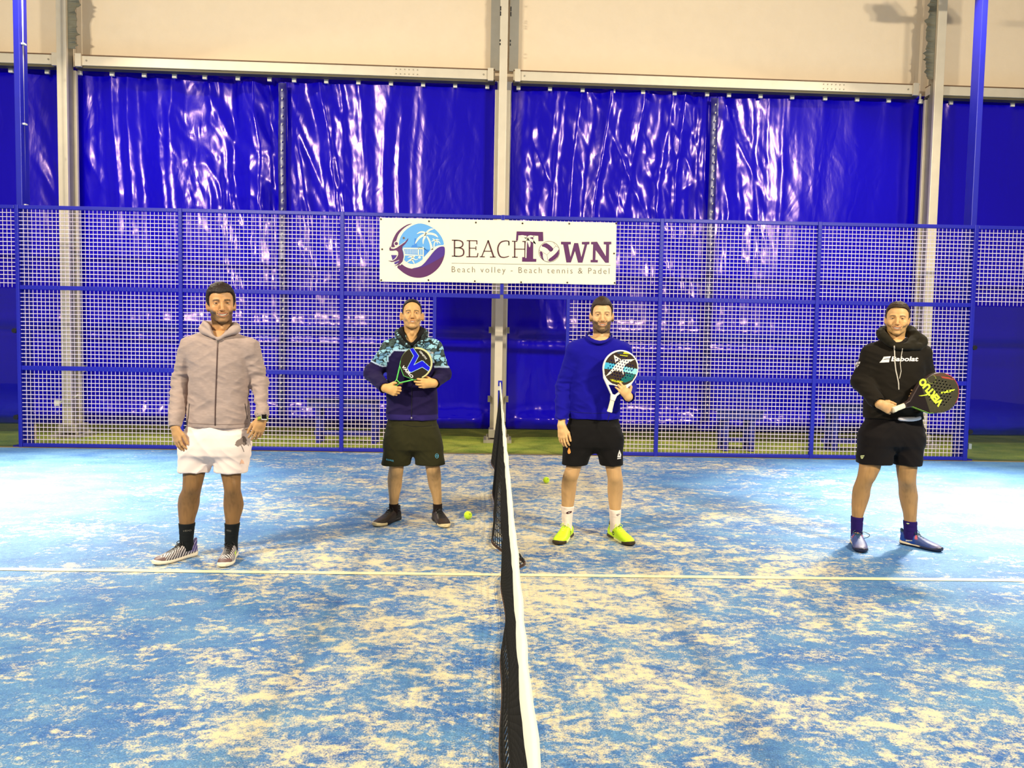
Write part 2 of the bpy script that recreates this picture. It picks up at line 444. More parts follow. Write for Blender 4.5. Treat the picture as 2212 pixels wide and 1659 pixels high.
def curtain(x0, x1, seed, label, folds, clips, z1=5.175, z0=.13, smooth_low=True, simple=False):
    p = empty('tarpaulin_curtain', ((x0 + x1) / 2, WY, z1)); tag(p, label, 'curtain', 'blue tarpaulin curtains hung from the tent beams')
    dx = .022 if not simple else .05
    nx = int((x1 - x0) / dx); nz = 200 if not simple else 110
    X, Z = np.meshgrid(np.linspace(x0, x1, nx + 1), np.linspace(z0, z1, nz + 1))
    P = np.stack([X, Z], -1)
    wx = X + .07 * (z1 - Z) * vnoise(np.stack([X, X * 0], -1), .55, seed + 15) + .10 * fbm(P, (.8, .7), seed + 2) + .10 * (z1 - Z) * vnoise(P, (.5, .12), seed + 9)
    up = sstep(1.6, 2.6, Z)
    Y = np.full_like(X, WY)
    # vertical drapes, strongest around the seam, fading sideways
    amp = folds[0] + folds[1] * np.exp(-((X - folds[2]) / folds[3]) ** 2)
    Q = np.stack([wx, Z * .18], -1)
    rid = np.abs(vnoise(Q, (3.4, 1.0), seed)) * 1.5 + .45 * np.abs(vnoise(Q, (8, 1.5), seed + 1))
    Y = Y + amp * (.055 * rid - .02 + .03 * vnoise(Q, (1.6, .8), seed + 4)) * (.35 + .65 * up)
    # crumpled diagonal creases
    R = np.stack([X * .9 + Z * .42, Z * .8 - X * .35], -1)
    cr = np.abs(vnoise(R, (4.6, 1.5), seed + 20)) * .9 + np.abs(vnoise(R, (10, 3.4), seed + 21)) * .26
    Y = Y + amp * .030 * cr * (.4 + .6 * up)
    cr2 = np.abs(vnoise(P + .3 * vnoise(P, (3, 3), 4)[..., None], (9, 6), seed + 31))
    Y = Y + amp * .003 * cr2
    # pulled towards the clips at the top
    for c in clips:
        d = np.sqrt(((X - c) / .10) ** 2 + ((Z - z1) / .55) ** 2)
        Y = Y - .03 * np.exp(-d)
    # hem: long loose bulge near the ground
    Y = Y - (.13 + .05 * vnoise(P, (1.3, 1), seed + 7)) * np.exp(-((Z - .27) / .12) ** 2) - .02 * np.abs(vnoise(P, (8, 12), seed + 40)) * np.exp(-((Z - .3) / .15) ** 2)
    # stiffening pocket
    Y = Y - .03 * np.exp(-((Z - 1.62) / .10) ** 2) + .03 * np.exp(-((Z - 1.46) / .05) ** 2)
    # middle: gentle billow
    Y = Y + .04 * np.sin(Z * 1.1 + seed) * np.sin(X * 1.3 + seed)
    ed = sstep(.02, .30, np.minimum(X - x0, x1 - X) + (9 if simple else 0)); Y = WY + (Y - WY) * (.22 + .78 * ed)
    v = np.stack([X, Y, Z], -1).reshape(-1, 3)
    jj, ii = np.meshgrid(np.arange(nz), np.arange(nx), indexing='ij')
    a = (jj * (nx + 1) + ii).reshape(-1)
    f = np.stack([a, a + 1, a + nx + 2, a + nx + 1], -1)
    o = pydata('sheet', v, f, M_PVC, p, smooth=True)
    md = o.modifiers.new('t', 'SOLIDIFY'); md.thickness = .002
    b = MB(); b.box(x0 + .01, x1 - .01, WY - .035, WY - .02, z1 - .035, z1 + .0); b.build('top_hem', M_PVC, p)
    me = None
    for c in clips:
        if me is None:
            b = MB(); b.box(c - .028, c + .028, WY - .075, WY - .045, z1 - .118, z1 - .058); b.box(c - .012, c + .012, WY - .05, WY - .03, z1 - .05, z1 + .03)
            k = b.build('clip', M_WHITEPL, p); me = k; c00 = c
        else:
            k = me.copy(); link(k, p); k.location.x = me.location.x + (c - c00)
    return p
def clipx(us):
    out = []
    for u in us:
        x = 0
        for _ in range(4): x = aty(u, 175, WY + SKEW * x)[0]
        out.append(x)
    return out
curtain(-12.0, -6.10, 3, 'blue tarpaulin curtain left of the left tent column', (.06, .9, -6.3, .28), clipx([108, 30]), simple=False)
curtain(-6.08, -3.10, 11, 'shiny blue tarpaulin curtain with steep folds, right of the left tent column', (.55, .9, -3.6, 1.0), clipx([178, 247, 316, 381, 446, 517, 585]))
curtain(-3.22, -.10, 29, 'shiny blue tarpaulin curtain with crumpled creases, left of the middle column', (.10, 1.1, -2.75, .85), clipx([638, 707, 776, 846, 915, 984, 1053]))
curtain(.10, 3.14, 43, 'shiny blue tarpaulin curtain with many vertical folds, right of the middle column', (.80, .5, 2.7, .8), clipx([1120, 1188, 1258, 1324, 1388, 1456, 1526]))
curtain(3.00, 6.20, 57, 'blue tarpaulin curtain with fine streaks, left of the right tent column', (.10, 1.1, 3.1, .85), clipx([1573, 1641, 1709, 1780, 1849, 1917, 1986]))
curtain(6.17, 12.0, 71, 'blue tarpaulin curtain right of the right tent column', (.06, .8, 6.35, .22), clipx([2051, 2184]), simple=False)
# laced overlap seams with eyelets
for sx, lab in ((-3.14, 'dark laced seam strip where the two left curtains overlap'), (3.06, 'dark laced seam strip where the two right curtains overlap')):
    p = empty('seam_strip', (sx, WY - .1, 2.6)); tag(p, lab, 'seam strip')
    pts = []; n = 80
    for i in range(n + 1):
        z = .3 + 4.72 * i / n
        y = WY - .125 + .03 * mnoise.noise((sx, z * 2.2, 0)) ; x = sx + .03 * mnoise.noise((sx + 3, z * .8, 0))
        pts.append((x, y, z))
    v = [(x - .055, y, z) for x, y, z in pts] + [(x, y - .015 - .012 * math.sin(z * 40), z) for x, y, z in pts] + [(x + .055, y, z) for x, y, z in pts]
    f = [(k * (n + 1) + i, (k + 1) * (n + 1) + i, (k + 1) * (n + 1) + i + 1, k * (n + 1) + i + 1) for k in (0, 1) for i in range(n)]
    pydata('strap', v, f, M_SEAM, p, smooth=True)
    b = MB()
    for i in range(2, n, 2):
        x, y, z = pts[i]
        b.tube([(x, y - .03, z), (x + .006, y - .04, z + .02)], .009, 8)
    o = b.build('eyelets', M_WHITEPL, p); o['kind'] = 'stuff'

for r_ in [q for q in COL.objects if q.parent is None and q.name.split('.')[0] in ('tent_column', 'wall_beam', 'wall_fabric', 'tarpaulin_curtain', 'seam_strip', 'torn_cover')]:
    dy0 = SKEW * r_.location.x; seen = set()
    if r_.type == 'EMPTY': r_.location.y += dy0
    for q in ([r_] if r_.type == 'MESH' else r_.children):
        if q.data.name in seen: q.location.y += SKEW * q.location.x; continue
        seen.add(q.data.name); k = np.empty(len(q.data.vertices) * 3); q.data.vertices.foreach_get('co', k); k = k.reshape(-1, 3)
        k[:, 1] += SKEW * k[:, 0]; q.data.vertices.foreach_set('co', k.ravel()); q.data.update()

# ------------------------------------------------------------------ mesh fence
FY = 5.0
def wires(b, x0, x1, z0, z1, sp=.05, r=.0040):
    n = int(round((x1 - x0) / sp)); xs_ = [x0 + (x1 - x0) * i / n for i in range(1, n)]
    k = int(round((z1 - z0) / sp)); zs_ = [z0 + (z1 - z0) * i / k for i in range(1, k)]
    for x in xs_:
        j = .003 * mnoise.noise((x * 7, z0, 3))
        b.tube([(x, FY + .004, z0), (x + j, FY + .004, (z0 + z1) / 2), (x, FY + .004, z1)], r * .85, 5, cap=False)
    for z in zs_:
        j = .003 * mnoise.noise((z * 9, x0, 7))
        b.tube([(x0, FY - .003, z), ((x0 + x1) / 2, FY - .003, z + j), (x1, FY - .003, z)], r * 1.15, 5, cap=False)
PST = .023
def fence_bay(x0, x1, rects, rails, label):
    p = empty('mesh_fence_panel', ((x0 + x1) / 2, FY, 0)); tag(p, label, 'fence panel', 'panels of the white wire mesh fence')
    for (ax, bx, az, bz) in rects:
        b = MB(); wires(b, ax, bx, az, bz); o = b.build('wire_mesh', M_WIRE, p, smooth=True); o['kind'] = 'stuff'
    for (ax, bx, z, h) in rails:
        b = MB(); b.box(ax, bx, FY - .018, FY + .03, z - h / 2, z + h / 2); bevel(b.build('rail', M_BLUE, p), .005)
    return p
RT, R2, R1, RB = 2.985, 2.0, 1.0, .03
def full(x0, x1, lab):
    a, c = x0 + PST, x1 - PST
    fence_bay(x0, x1, [(a, c, RB + .02, R1 - .028), (a, c, R1 + .028, R2 - .026), (a, c, R2 + .026, RT - .02)],
              [(a, c, RB, .045), (a, c, R1, .055), (a, c, R2, .05), (a, c, RT, .045)], lab)
full(-6, -4, 'wire mesh fence panel at the far left end, in front of the left tent column')
full(-4, -2, 'wire mesh fence panel directly behind the man in the grey hooded jacket')
full(2, 4, 'wire mesh fence panel right of the man in the blue sweatshirt, free of people')
full(4, 6, 'wire mesh fence panel behind the man in the black hoodie')
GX = .84
fence_bay(-2, 0, [(-2 + PST, -GX - .02, RB + .02, R1 - .028), (-2 + PST, -GX - .02, R1 + .028, R2 - .026), (-2 + PST, -.02, R2 + .026, RT - .02)],
          [(-2 + PST, -GX - .02, RB, .045), (-2 + PST, -GX - .02, R1, .055), (-2 + PST, -.02, R2, .055), (-2 + PST, -.02, RT, .045)],
          'wire mesh fence panel left of the gateway, under the left half of the banner')
fence_bay(0, 2, [(GX + .02, 2 - PST, RB + .02, R1 - .028), (GX + .02, 2 - PST, R1 + .028, R2 - .026), (.02, 2 - PST, R2 + .026, RT - .02)],
          [(GX + .02, 2 - PST, RB, .045), (GX + .02, 2 - PST, R1, .055), (.02, 2 - PST, R2, .055), (.02, 2 - PST, RT, .045)],
          'wire mesh fence panel right of the gateway, under the right half of the banner')
def post(x, z0, z1, w, label):
    b = MB(); b.box(x - w, x + w, FY - .025, FY + .035, z0, z1)
    o = b.build('fence_post', M_BLUE); bevel(o, .006)
    tag(o, label, 'fence post', 'blue square posts of the mesh fence')
post(-6, 0, 3.01, .022, 'blue fence post at the left end, next to the glass')
post(-4, 0, 3.01, .024, 'blue fence post behind the left shoulder of the man in grey')
post(-2, 0, 3.01, .024, 'blue fence post between the man in grey and the man with camouflage shoulders')
post(-GX, 0, 1.98, .02, 'blue gateway post behind the man with camouflage shoulders')
post(0, 2.02, 3.01, .022, 'short blue post above the gateway, mostly behind the banner')
post(GX, 0, 1.98, .02, 'blue gateway post behind the man in the blue sweatshirt')
post(2, 0, 3.01, .024, 'blue fence post right of the man in the blue sweatshirt')
post(4, 0, 3.01, .024, 'blue fence post left of the man in the black hoodie')
post(6, 0, 3.01, .026, 'blue fence post at the right end, next to the glass')

# glass corner walls with mesh on top
def glass_mat():
    M = bpy.data.materials.new('clear_safety_glass'); M.use_nodes = True; nt = M.node_tree
    out = nt.nodes['Material Output']; nt.nodes.remove(nt.nodes['Principled BSDF'])
    t = node(nt, 'ShaderNodeBsdfTransparent', {0: (.90, .94, .96, 1)}); g = node(nt, 'ShaderNodeBsdfGlossy', {'Roughness': .02})
    fr = node(nt, 'ShaderNodeFresnel', {'IOR': 1.4})
    mx = node(nt, 'ShaderNodeMixShader', {0: fr.outputs[0], 1: t.outputs[0], 2: g.outputs[0]})
    nt.links.new(mx.outputs[0], out.inputs[0]); return M
M_GLASS = glass_mat()
for s, nm in ((-1, 'left'), (1, 'right')):
    x0, x1 = sorted((s * 6.03, s * 8.0))
    p = empty('glass_wall_panel', (s * 7.0, FY, 0)); tag(p, 'clear glass court wall panel with mesh above it, at the %s edge' % nm, 'glass wall', 'glass corner walls')
    b = MB(); b.box(x0, x1, FY - .006, FY + .006, .02, 1.985); b.build('pane', M_GLASS, p)
    b = MB(); wires(b, x0, x1, 2.0, RT - .02); o = b.build('wire_mesh', M_WIRE, p, smooth=True); o['kind'] = 'stuff'
    b = MB(); b.box(x0, x1, FY - .018, FY + .03, RT - .022, RT + .022); bevel(b.build('rail', M_BLUE, p), .005)
    for zz in (.38, 1.46):
        b = MB(); xx = s * 6.05; b.tube([(xx, FY - .03, zz), (xx, FY + .03, zz)], .03, 12)
        b.box(min(xx - s * .04, xx), max(xx - s * .04, xx), FY - .02, FY + .02, zz - .025, zz + .025)
        b.build('clamp', M_BLACK, p)

# conduit, small fittings behind the fence
p = empty('conduit', (-5.9, 5.22, 0)); tag(p, 'thin cream conduit pipe clipped up along the left light pole', 'pipe')
b = MB(); b.tube([tuple(aty(178 / 3.687, 0, 5.12) + np.array([0, 0, 1.2])), tuple(aty(47.5, 60, 5.12)), tuple(aty(49, 190, 5.12)), tuple(aty(51.5, 330, 5.12)), tuple(aty(53.5, 445, 5.12))], .016, 8)
b.build('upper_pipe', M_WHITEPL, p, smooth=True)
b = MB(); b.tube([tuple(aty(56, 450, 5.25)), tuple(aty(57, 620, 5.25)), tuple(aty(59, 800, 5.25)), tuple(aty(60, 935, 5.25))], .02, 8)
b.build('lower_pipe', mat('beige_conduit', srgb(196, 168, 130), rough=.5), p, smooth=True)
for vv in (95, 268, 443):
    c = aty(47.5 + vv * .013, vv, 5.10); b = MB(); b.box(c[0] - .045, c[0] + .03, c[1] - .02, c[1] + .03, c[2] - .01, c[2] + .01); b.build('pipe_clip', M_WHITEPL, p)
b = MB(); c = aty(62, 935, 5.3); b.box(c[0] - .03, c[0] + .07, 5.26, 5.36, c[2] - .1, c[2] + .1); b.build('junction_box', mat('beige_conduit'), p)
p = empty('bent_flat_bar', tuple(aty(2069, 930, 5.4))); tag(p, 'leaning beige flat bar behind the right end of the fence', 'metal bar')
b = MB()
for (a, c, w_) in (((2073, 893), (2069, 925), .035), ((2069, 925), (2066, 988), .014), ((2066, 985), (2052, 990), .01)):
    A = aty(*a, 5.4); C = aty(*c, 5.4); b.tube([A, C], w_, 4)
b.build('flat_bar', mat('beige_conduit'), p)
c = aty(2094, 964, 5.12); b = MB(); b.box(c[0] - .02, c[0] + .02, 5.10, 5.14, c[2] - .035, c[2] + .035)
tag(bevel(b.build('white_block', M_WHITEPL), .004), 'small white block on the green turf by the right fence post', 'block')
c = aty(125, 872, 6.15); b = MB()
b.tube([tuple(aty(170, 853, 6.18)), tuple(aty(150, 862, 6.14)), tuple(aty(135, 866, 6.14)), tuple(c)], .014, 6); b.box(c[0] - .035, c[0] + .035, 6.12, 6.16, c[2] - .03, c[2] + .05)
tag(b.build('strap_buckle', M_WHITEPL), 'white strap end tied around the left tent column', 'strap')

# blue benches behind the fence
def bench(x0, x1, zt, y0, legs, label):
    p = empty('bench', ((x0 + x1) / 2, y0, 0)); tag(p, label, 'bench', 'dim blue benches behind the fence')
    m_ = mat('blue_bench_board', srgb(36, 36, 150), rough=.35, var=.1)
    b = MB(); b.box(x0, x1, y0, y0 + .36, zt - .025, zt); bevel(b.build('top_board', m_, p), .008)
    b = MB(); b.box(x0 + .03, x1 - .03, y0 + .02, y0 + .05, zt - .14, zt - .025); bevel(b.build('apron', m_, p), .005)
    for lx in legs:
        for yy in (y0 + .03, y0 + .26):
            b = MB(); b.box(lx - .035, lx + .035, yy, yy + .07, -.01, zt - .03); bevel(b.build('leg', m_, p), .006)
    b = MB(); b.box(x0 + .1, x1 - .1, y0 + .14, y0 + .2, .1, .16); b.build('stretcher', m_, p)
bench(-2.66, -1.62, .62, 5.75, (-2.48, -1.72), 'blue bench behind the fence between the man in grey and the man in camouflage')
bench(2.93, 3.62, .56, 5.6, (3.1, 3.45), 'blue bench behind the fence, beside the post left of the free panel')
bench(4.42, 5.5, .66, 5.7, (4.65, 5.3), 'blue bench behind the fence by the left elbow of the man in black')
# ------------------------------------------------------------------ banner
BY = 4.952
def c8(x, y): return 830 + x / 11.06, 460 + y / 11.06
def t5(x, y): return 960 + x / 5.821, 480 + y / 5.821
def bz(x, y): return 800 + x / 4.022, 450 + y / 4.022
M_BAN = mat('cream_banner_vinyl', srgb(252, 246, 220), rough=.5, bump=(2.2, .18, .03), spec=.3)
M_PUR = mat('purple_print', srgb(92, 26, 92), rough=.45)
M_PUR2 = mat('violet_print', srgb(74, 32, 140), rough=.45)
M_BRN = mat('maroon_print', srgb(88, 40, 48), rough=.5)
M_GRY = mat('brown_grey_print', srgb(118, 98, 80), rough=.5)
M_SKY = mat('sky_blue_print', srgb(98, 172, 236), rough=.45)
M_SKY2 = mat('mid_blue_print', srgb(58, 138, 226), rough=.45)
M_PER = mat('periwinkle_print', srgb(110, 118, 226), rough=.45)
ban = empty('banner', tuple(aty(1076, 545, BY)))
tag(ban, 'wide cream banner lettered BEACH TOWN hanging on the mesh fence', 'banner')
def smooth_poly(pts, it=2):
    for _ in range(it):
        o = []
        for i in range(len(pts)):
            a, c = np.array(pts[i]), np.array(pts[(i + 1) % len(pts)])
            o += [tuple(a * .75 + c * .25), tuple(a * .25 + c * .75)]
        pts = o
    return pts
class Print:
    def __init__(s, fn, layer): s.fn = fn; s.y = BY - .0035 - .0012 * layer; s.v = []; s.f = []
    def P(s, p): return tuple(aty(*s.fn(*p), s.y))
    def poly(s, pts, sm=0):
        if sm: pts = smooth_poly(pts, sm)
        n = len(s.v); s.v += [s.P(p) for p in pts]; s.f.append(tuple(range(n, n + len(pts)))); return s
    def disc(s, cx, cy, rx, ry=None, n=48):
        ry = ry or rx
        return s.poly([(cx + rx * math.cos(2*math.pi*i/n), cy + ry * math.sin(2*math.pi*i/n)) for i in range(n)])
    def stroke(s, pts, w, closed=False, sub=0):
        pts = [np.array(p, float) for p in pts]
        for _ in range(sub):
            o = [pts[0]]
            for a, c in zip(pts[:-1], pts[1:]): o += [a * .75 + c * .25, a * .25 + c * .75]
            pts = o + [pts[-1]]
        ww = w if isinstance(w, (list, tuple)) else None
        L = []; R_ = []
        for i, p in enumerate(pts):
            d = pts[min(i+1, len(pts)-1)] - pts[max(i-1, 0)]; d /= np.linalg.norm(d) + 1e-9
            nn = np.array([-d[1], d[0]])
            wi = w if ww is None else np.interp(i / (len(pts)-1), np.linspace(0, 1, len(ww)), ww)
            L.append(p + nn * wi / 2); R_.append(p - nn * wi / 2)
        n = len(s.v); m_ = len(pts); s.v += [s.P(p) for p in L + R_]
        s.f += [(n+i, n+i+1, n+m_+i+1, n+m_+i) for i in range(m_-1)]; return s
    def build(s, name, m_): return pydata(name, s.v, s.f, m_, ban)
# sheet
cor = [(820, 470), (1332, 481), (1330, 615), (820, 608)]
nx, ny = 60, 16; vv = []; 
for layer in (0, 1):
    for j in range(ny + 1):
        for i in range(nx + 1):
            s_, t_ = i / nx, j / ny
            p = (np.array(cor[0]) * (1-s_) * (1-t_) + np.array(cor[1]) * s_ * (1-t_) + np.array(cor[2]) * s_ * t_ + np.array(cor[3]) * (1-s_) * t_)
            q = aty(p[0], p[1] + 1.2 * math.sin(s_ * math.pi * 5) * (1 if t_ > .9 else 0) * .4, BY + .003 * layer)
            vv.append(tuple(q))
N1 = (nx + 1) * (ny + 1); ff = []
for j in range(ny):
    for i in range(nx):
        a = j * (nx + 1) + i; ff += [(a, a + nx + 1, a + nx + 2, a + 1), (N1 + a, N1 + a + 1, N1 + a + nx + 2, N1 + a + nx + 1)]
for i in range(nx): ff += [(i, i + 1, N1 + i + 1, N1 + i), (ny*(nx+1)+i, N1+ny*(nx+1)+i, N1+ny*(nx+1)+i+1, ny*(nx+1)+i+1)]
pydata('banner_sheet', vv, ff, M_BAN, ban)
for (x, y) in [(93, 95), (510, 113), (917, 124), (1322, 131), (1728, 134), (2135, 132), (95, 624), (505, 624), (908, 633), (1310, 642), (1711, 645), (2122, 648), (103, 356), (2117, 393)]:
    c = aty(*bz(x, y), BY); b = MB(); b.tube([(c[0], BY - .006, c[2]), (c[0], BY + .0, c[2])], .011, 10)
    b.build('grommet', mat('dark_grommet', srgb(70, 50, 40), rough=.4, metal=.4), ban)
for (x, y, dx, dz) in [(93, 95, -.03, .03), (2135, 132, .03, .03), (95, 624, -.03, -.02), (2122, 648, .03, -.02)]:
    c = aty(*bz(x, y), BY); b = MB(); b.tube([(c[0], BY - .006, c[2]), (c[0] + dx, BY + .02, c[2] + dz)], .004, 5); b.build('cable_tie', M_BLACK, ban)
# round emblem
A = Print(c8, 0)
A.poly([(350, 770), (362, 640), (410, 530), (490, 425), (600, 340), (720, 275), (850, 245), (980, 270), (1110, 325), (1230, 400), (1330, 510), (1400, 630), (1435, 770), (1330, 790), (1120, 880), (1000, 1010), (915, 1110), (820, 1180), (720, 1222), (620, 1215), (530, 1175), (465, 1110), (440, 960), (390, 840)], 1)
A.build('emblem_sky', M_SKY)
A = Print(c8, 0)
A.poly([(690, 250), (560, 270), (430, 345), (310, 445), (240, 560), (190, 680), (165, 800), (172, 822), (262, 818), (240, 770), (240, 710), (290, 660), (310, 580), (360, 480), (450, 380), (560, 300)], 1)
A.poly([(1440, 800), (1452, 900), (1440, 1020), (1390, 1170), (1310, 1300), (1200, 1410), (1060, 1500), (900, 1548), (740, 1548), (600, 1510), (470, 1440), (370, 1360), (290, 1285), (410, 1212), (500, 1285), (620, 1330), (740, 1330), (860, 1285), (960, 1200), (1050, 1090), (1150, 960), (1250, 850), (1340, 800)], 1)
A.build('emblem_ring', M_PUR)
A = Print(c8, 1)
A.poly([(1440, 800), (1452, 900), (1430, 1020), (1340, 1080), (1180, 1170), (1040, 1240), (900, 1300), (740, 1330), (640, 1330), (860, 1285), (960, 1200), (1050, 1090), (1150, 960), (1250, 850), (1340, 800)], 1)
A.poly([(165, 1005), (300, 1010), (300, 1060), (250, 1120), (200, 1130)]); A.poly([(230, 1190), (360, 1130), (340, 1190), (260, 1232)])
A.build('emblem_wave', M_PUR2)
A = Print(c8, 1)   # far skyline
A.poly([(440, 830), (560, 825), (640, 828), (668, 765), (720, 765), (722, 610), (765, 605), (768, 740), (785, 745), (785, 812), (860, 815), (920, 835), (960, 860), (1080, 880), (1060, 940), (950, 1050), (950, 830)])
A.build('emblem_skyline', M_SKY2)
A = Print(c8, 2)
A.poly([(450, 830), (925, 835), (925, 865), (450, 862)]); A.poly([(470, 985), (925, 1005), (925, 1025), (470, 1015)])
A.poly([(810, 850), (832, 850), (832, 1010), (810, 1010)]); A.poly([(872, 850), (884, 850), (884, 1010), (872, 1010)])
A.poly([(918, 800), (945, 815), (945, 1065), (918, 1100)])
for i in range(14): A.poly([(470 + 25 * i, 872), (476 + 25 * i, 872), (476 + 25 * i, 980), (470 + 25 * i, 980)])
A.poly([(160, 968), (300, 968), (300, 1005), (160, 1003)])
# running figure and ball
A.stroke([(560, 1065), (620, 1045), (680, 1050), (735, 1030)], [6, 26, 34, 22], sub=2)
A.stroke([(690, 1050), (660, 1110), (610, 1130), (540, 1180)], [40, 44, 30, 10], sub=2); A.stroke([(660, 1110), (700, 1170), (722, 1222)], [34, 26, 8], sub=2)
A.stroke([(700, 1080), (740, 1125), (810, 1100)], [26, 18, 8], sub=2); A.disc(842, 1062, 30)
# palms
for pts, w_ in (([(1000, 500), (940, 455), (860, 455), (780, 500)], [30, 44, 34, 3]), ([(990, 490), (1050, 430), (1110, 390), (1190, 380)], [30, 44, 40, 3]),
               ([(1010, 500), (1110, 490), (1220, 520), (1285, 585)], [36, 52, 46, 3]), ([(1000, 510), (900, 540), (800, 620), (740, 735)], [36, 56, 44, 3]),
               ([(990, 520), (960, 590), (930, 650), (930, 748)], [34, 50, 34, 3]), ([(1020, 560), (1070, 640), (1110, 740), (1140, 880)], [30, 40, 46, 70]),
               ([(1225, 660), (1180, 625), (1150, 610)], [22, 20, 3]), ([(1225, 655), (1260, 625), (1320, 645)], [22, 24, 3]), ([(1225, 665), (1170, 655), (1125, 685)], [22, 24, 3]),
               ([(1230, 660), (1300, 680), (1345, 740)], [22, 26, 3]), ([(1235, 670), (1265, 700), (1275, 745)], [20, 22, 3]), ([(1225, 680), (1190, 730), (1190, 830)], [18, 22, 34])):
    A.stroke(pts, w_, sub=2)
A.poly([(1435, 770), (1300, 770), (1200, 815), (1110, 880), (1000, 1000), (915, 1095), (915, 1200), (1000, 1130), (1130, 960), (1250, 850), (1340, 800), (1440, 800)], 1)
A.build('emblem_palms_and_net', M_BAN)
A = Print(c8, 3)
A.poly([(575, 600), (560, 660), (500, 740), (440, 800), (425, 860), (450, 940), (465, 1040), (440, 1160), (370, 1230), (235, 1275), (330, 1210), (365, 1110), (280, 1150), (180, 1170), (90, 1140), (200, 1145), (290, 1090), (335, 1000), (330, 930), (280, 890), (200, 900), (130, 900), (120, 850), (150, 790), (160, 850), (230, 860), (300, 830), (400, 760), (500, 690)], 0)
A.disc(288, 732, 40)
A.build('emblem_player', M_PUR)
A = Print(c8, 2.5)
A.stroke([(560, 640), (490, 700), (380, 780), (290, 830), (220, 850)], [6, 20, 26, 26, 8], sub=1); A.disc(288, 732, 58)
A.stroke([(450, 860), (480, 950), (480, 1060), (440, 1180), (370, 1250)], 22, sub=1); A.stroke([(280, 880), (330, 940), (320, 1010), (270, 1090), (200, 1140)], 16, sub=1)
A.build('emblem_outline', M_BAN)
A = Print(c8, 3); A.disc(465, 600, 26, 28, 10); A.build('emblem_ball', M_GRY)
# BEACH, thin slab serif
A = Print(t5, 0)
def V(x, y0, y1, w_=17): A.stroke([(x, y0), (x, y1)], w_)
def Hh(x0, x1, y, w_=12): A.stroke([(x0, y), (x1, y + (x1 - x0) * .012)], w_)
V(127, 222, 430); Hh(93, 165, 226); Hh(93, 165, 426)
A.stroke([(127, 228), (190, 228), (232, 250), (232, 300), (190, 322), (130, 322)], [12, 14, 18, 18, 13, 12], sub=2)
A.stroke([(130, 322), (200, 322), (243, 345), (243, 410), (200, 430), (127, 427)], [12, 13, 18, 18, 14, 12], sub=2)
V(314, 228, 436); Hh(280, 412, 232); Hh(276, 415, 434); Hh(314, 398, 326, 11); A.stroke([(408, 232), (408, 278)], 13); A.stroke([(396, 302), (396, 352)], 11); A.stroke([(422, 388), (412, 438)], 13)
A.stroke([(552, 228), (468, 436)], 13); A.stroke([(548, 228), (620, 438)], 20); Hh(492, 592, 364, 11); Hh(445, 508, 434); Hh(572, 645, 438)
A.stroke([(812, 292), (812, 240), (770, 232), (700, 250), (664, 330), (690, 430), (740, 446), (790, 436), (812, 425)], [10, 12, 13, 17, 19, 18, 14, 11, 8], sub=2); A.stroke([(810, 234), (810, 292)], 12)
V(884, 238, 444); V(1014, 240, 444); Hh(850, 918, 240); Hh(980, 1030, 242); Hh(850, 922, 440); Hh(884, 1014, 338, 11)
A.build('lettering_beach', M_BRN)
# big T with palm cut-out, W, N, ball
A = Print(t5, 0)
def letter():
    global A
    A.build('town_letter', M_PUR); A = Print(t5, 0)
A.poly([(908, 115), (1240, 122), (1244, 238), (1184, 238), (1180, 170), (1118, 168), (1116, 460), (1156, 462), (1154, 498), (976, 496), (978, 438), (1030, 440), (1034, 168), (930, 165), (925, 232), (900, 232)])
letter()
A.poly([(1466, 245), (1590, 247), (1590, 278), (1556, 280), (1586, 440), (1632, 262), (1682, 262), (1722, 440), (1764, 280), (1728, 278), (1728, 248), (1824, 246), (1822, 278), (1796, 280), (1736, 508), (1680, 508), (1642, 360), (1590, 506), (1534, 506), (1494, 280), (1466, 278)])
letter()
A.poly([(1844, 248), (1920, 245), (2030, 428), (2034, 280), (2004, 278), (2004, 246), (2098, 245), (2098, 276), (2072, 280), (2068, 510), (2024, 510), (1902, 350), (1898, 474), (1930, 476), (1928, 506), (1838, 504), (1838, 474), (1864, 474), (1870, 280), (1844, 278)])
A.build('town_letter', M_PUR)
A = Print(t5, 1)
for pts, w_ in (([(1035, 200), (990, 172), (930, 175)], [26, 26, 3]), ([(1035, 205), (1075, 175), (1130, 180)], [26, 30, 6]), ([(1035, 210), (970, 205), (915, 245)], [28, 34, 3]),
               ([(1040, 210), (1100, 225), (1150, 275)], [30, 34, 3]), ([(1045, 215), (1070, 260), (1070, 315)], [30, 34, 3]), ([(1035, 220), (1028, 290), (1024, 450)], [20, 16, 14])):
    A.stroke(pts, w_, sub=2)
A.poly([(1118, 168), (1172, 172), (1182, 240), (1165, 300), (1118, 300)])
A.build('lettering_palm', M_BAN)
A = Print(t5, 1); A.disc(1318, 370, 132); A.build('ball_outline', M_BRN)
A = Print(t5, 2); A.disc(1318, 370, 127); A.build('ball_white', M_BAN)
A = Print(t5, 3)
A.poly([(1210, 300), (1270, 255), (1330, 290), (1378, 340), (1335, 380), (1280, 320)], 1)
A.poly([(1194, 360), (1240, 380), (1236, 440), (1262, 494), (1210, 440)], 1)
A.poly([(1442, 330), (1440, 420), (1380, 480), (1316, 498), (1302, 470), (1370, 420), (1420, 370)], 1)
A.stroke([(1190, 350), (1290, 410), (1400, 300), (1370, 250)], 4); A.stroke([(1290, 410), (1300, 490)], 4); A.stroke([(1400, 300), (1440, 320)], 4)
A.build('ball_panels', M_PUR)
A = Print(t5, 0); A.poly([(90, 514), (2090, 540), (2090, 544), (90, 518)]); A.build('rule_line', M_GRY)

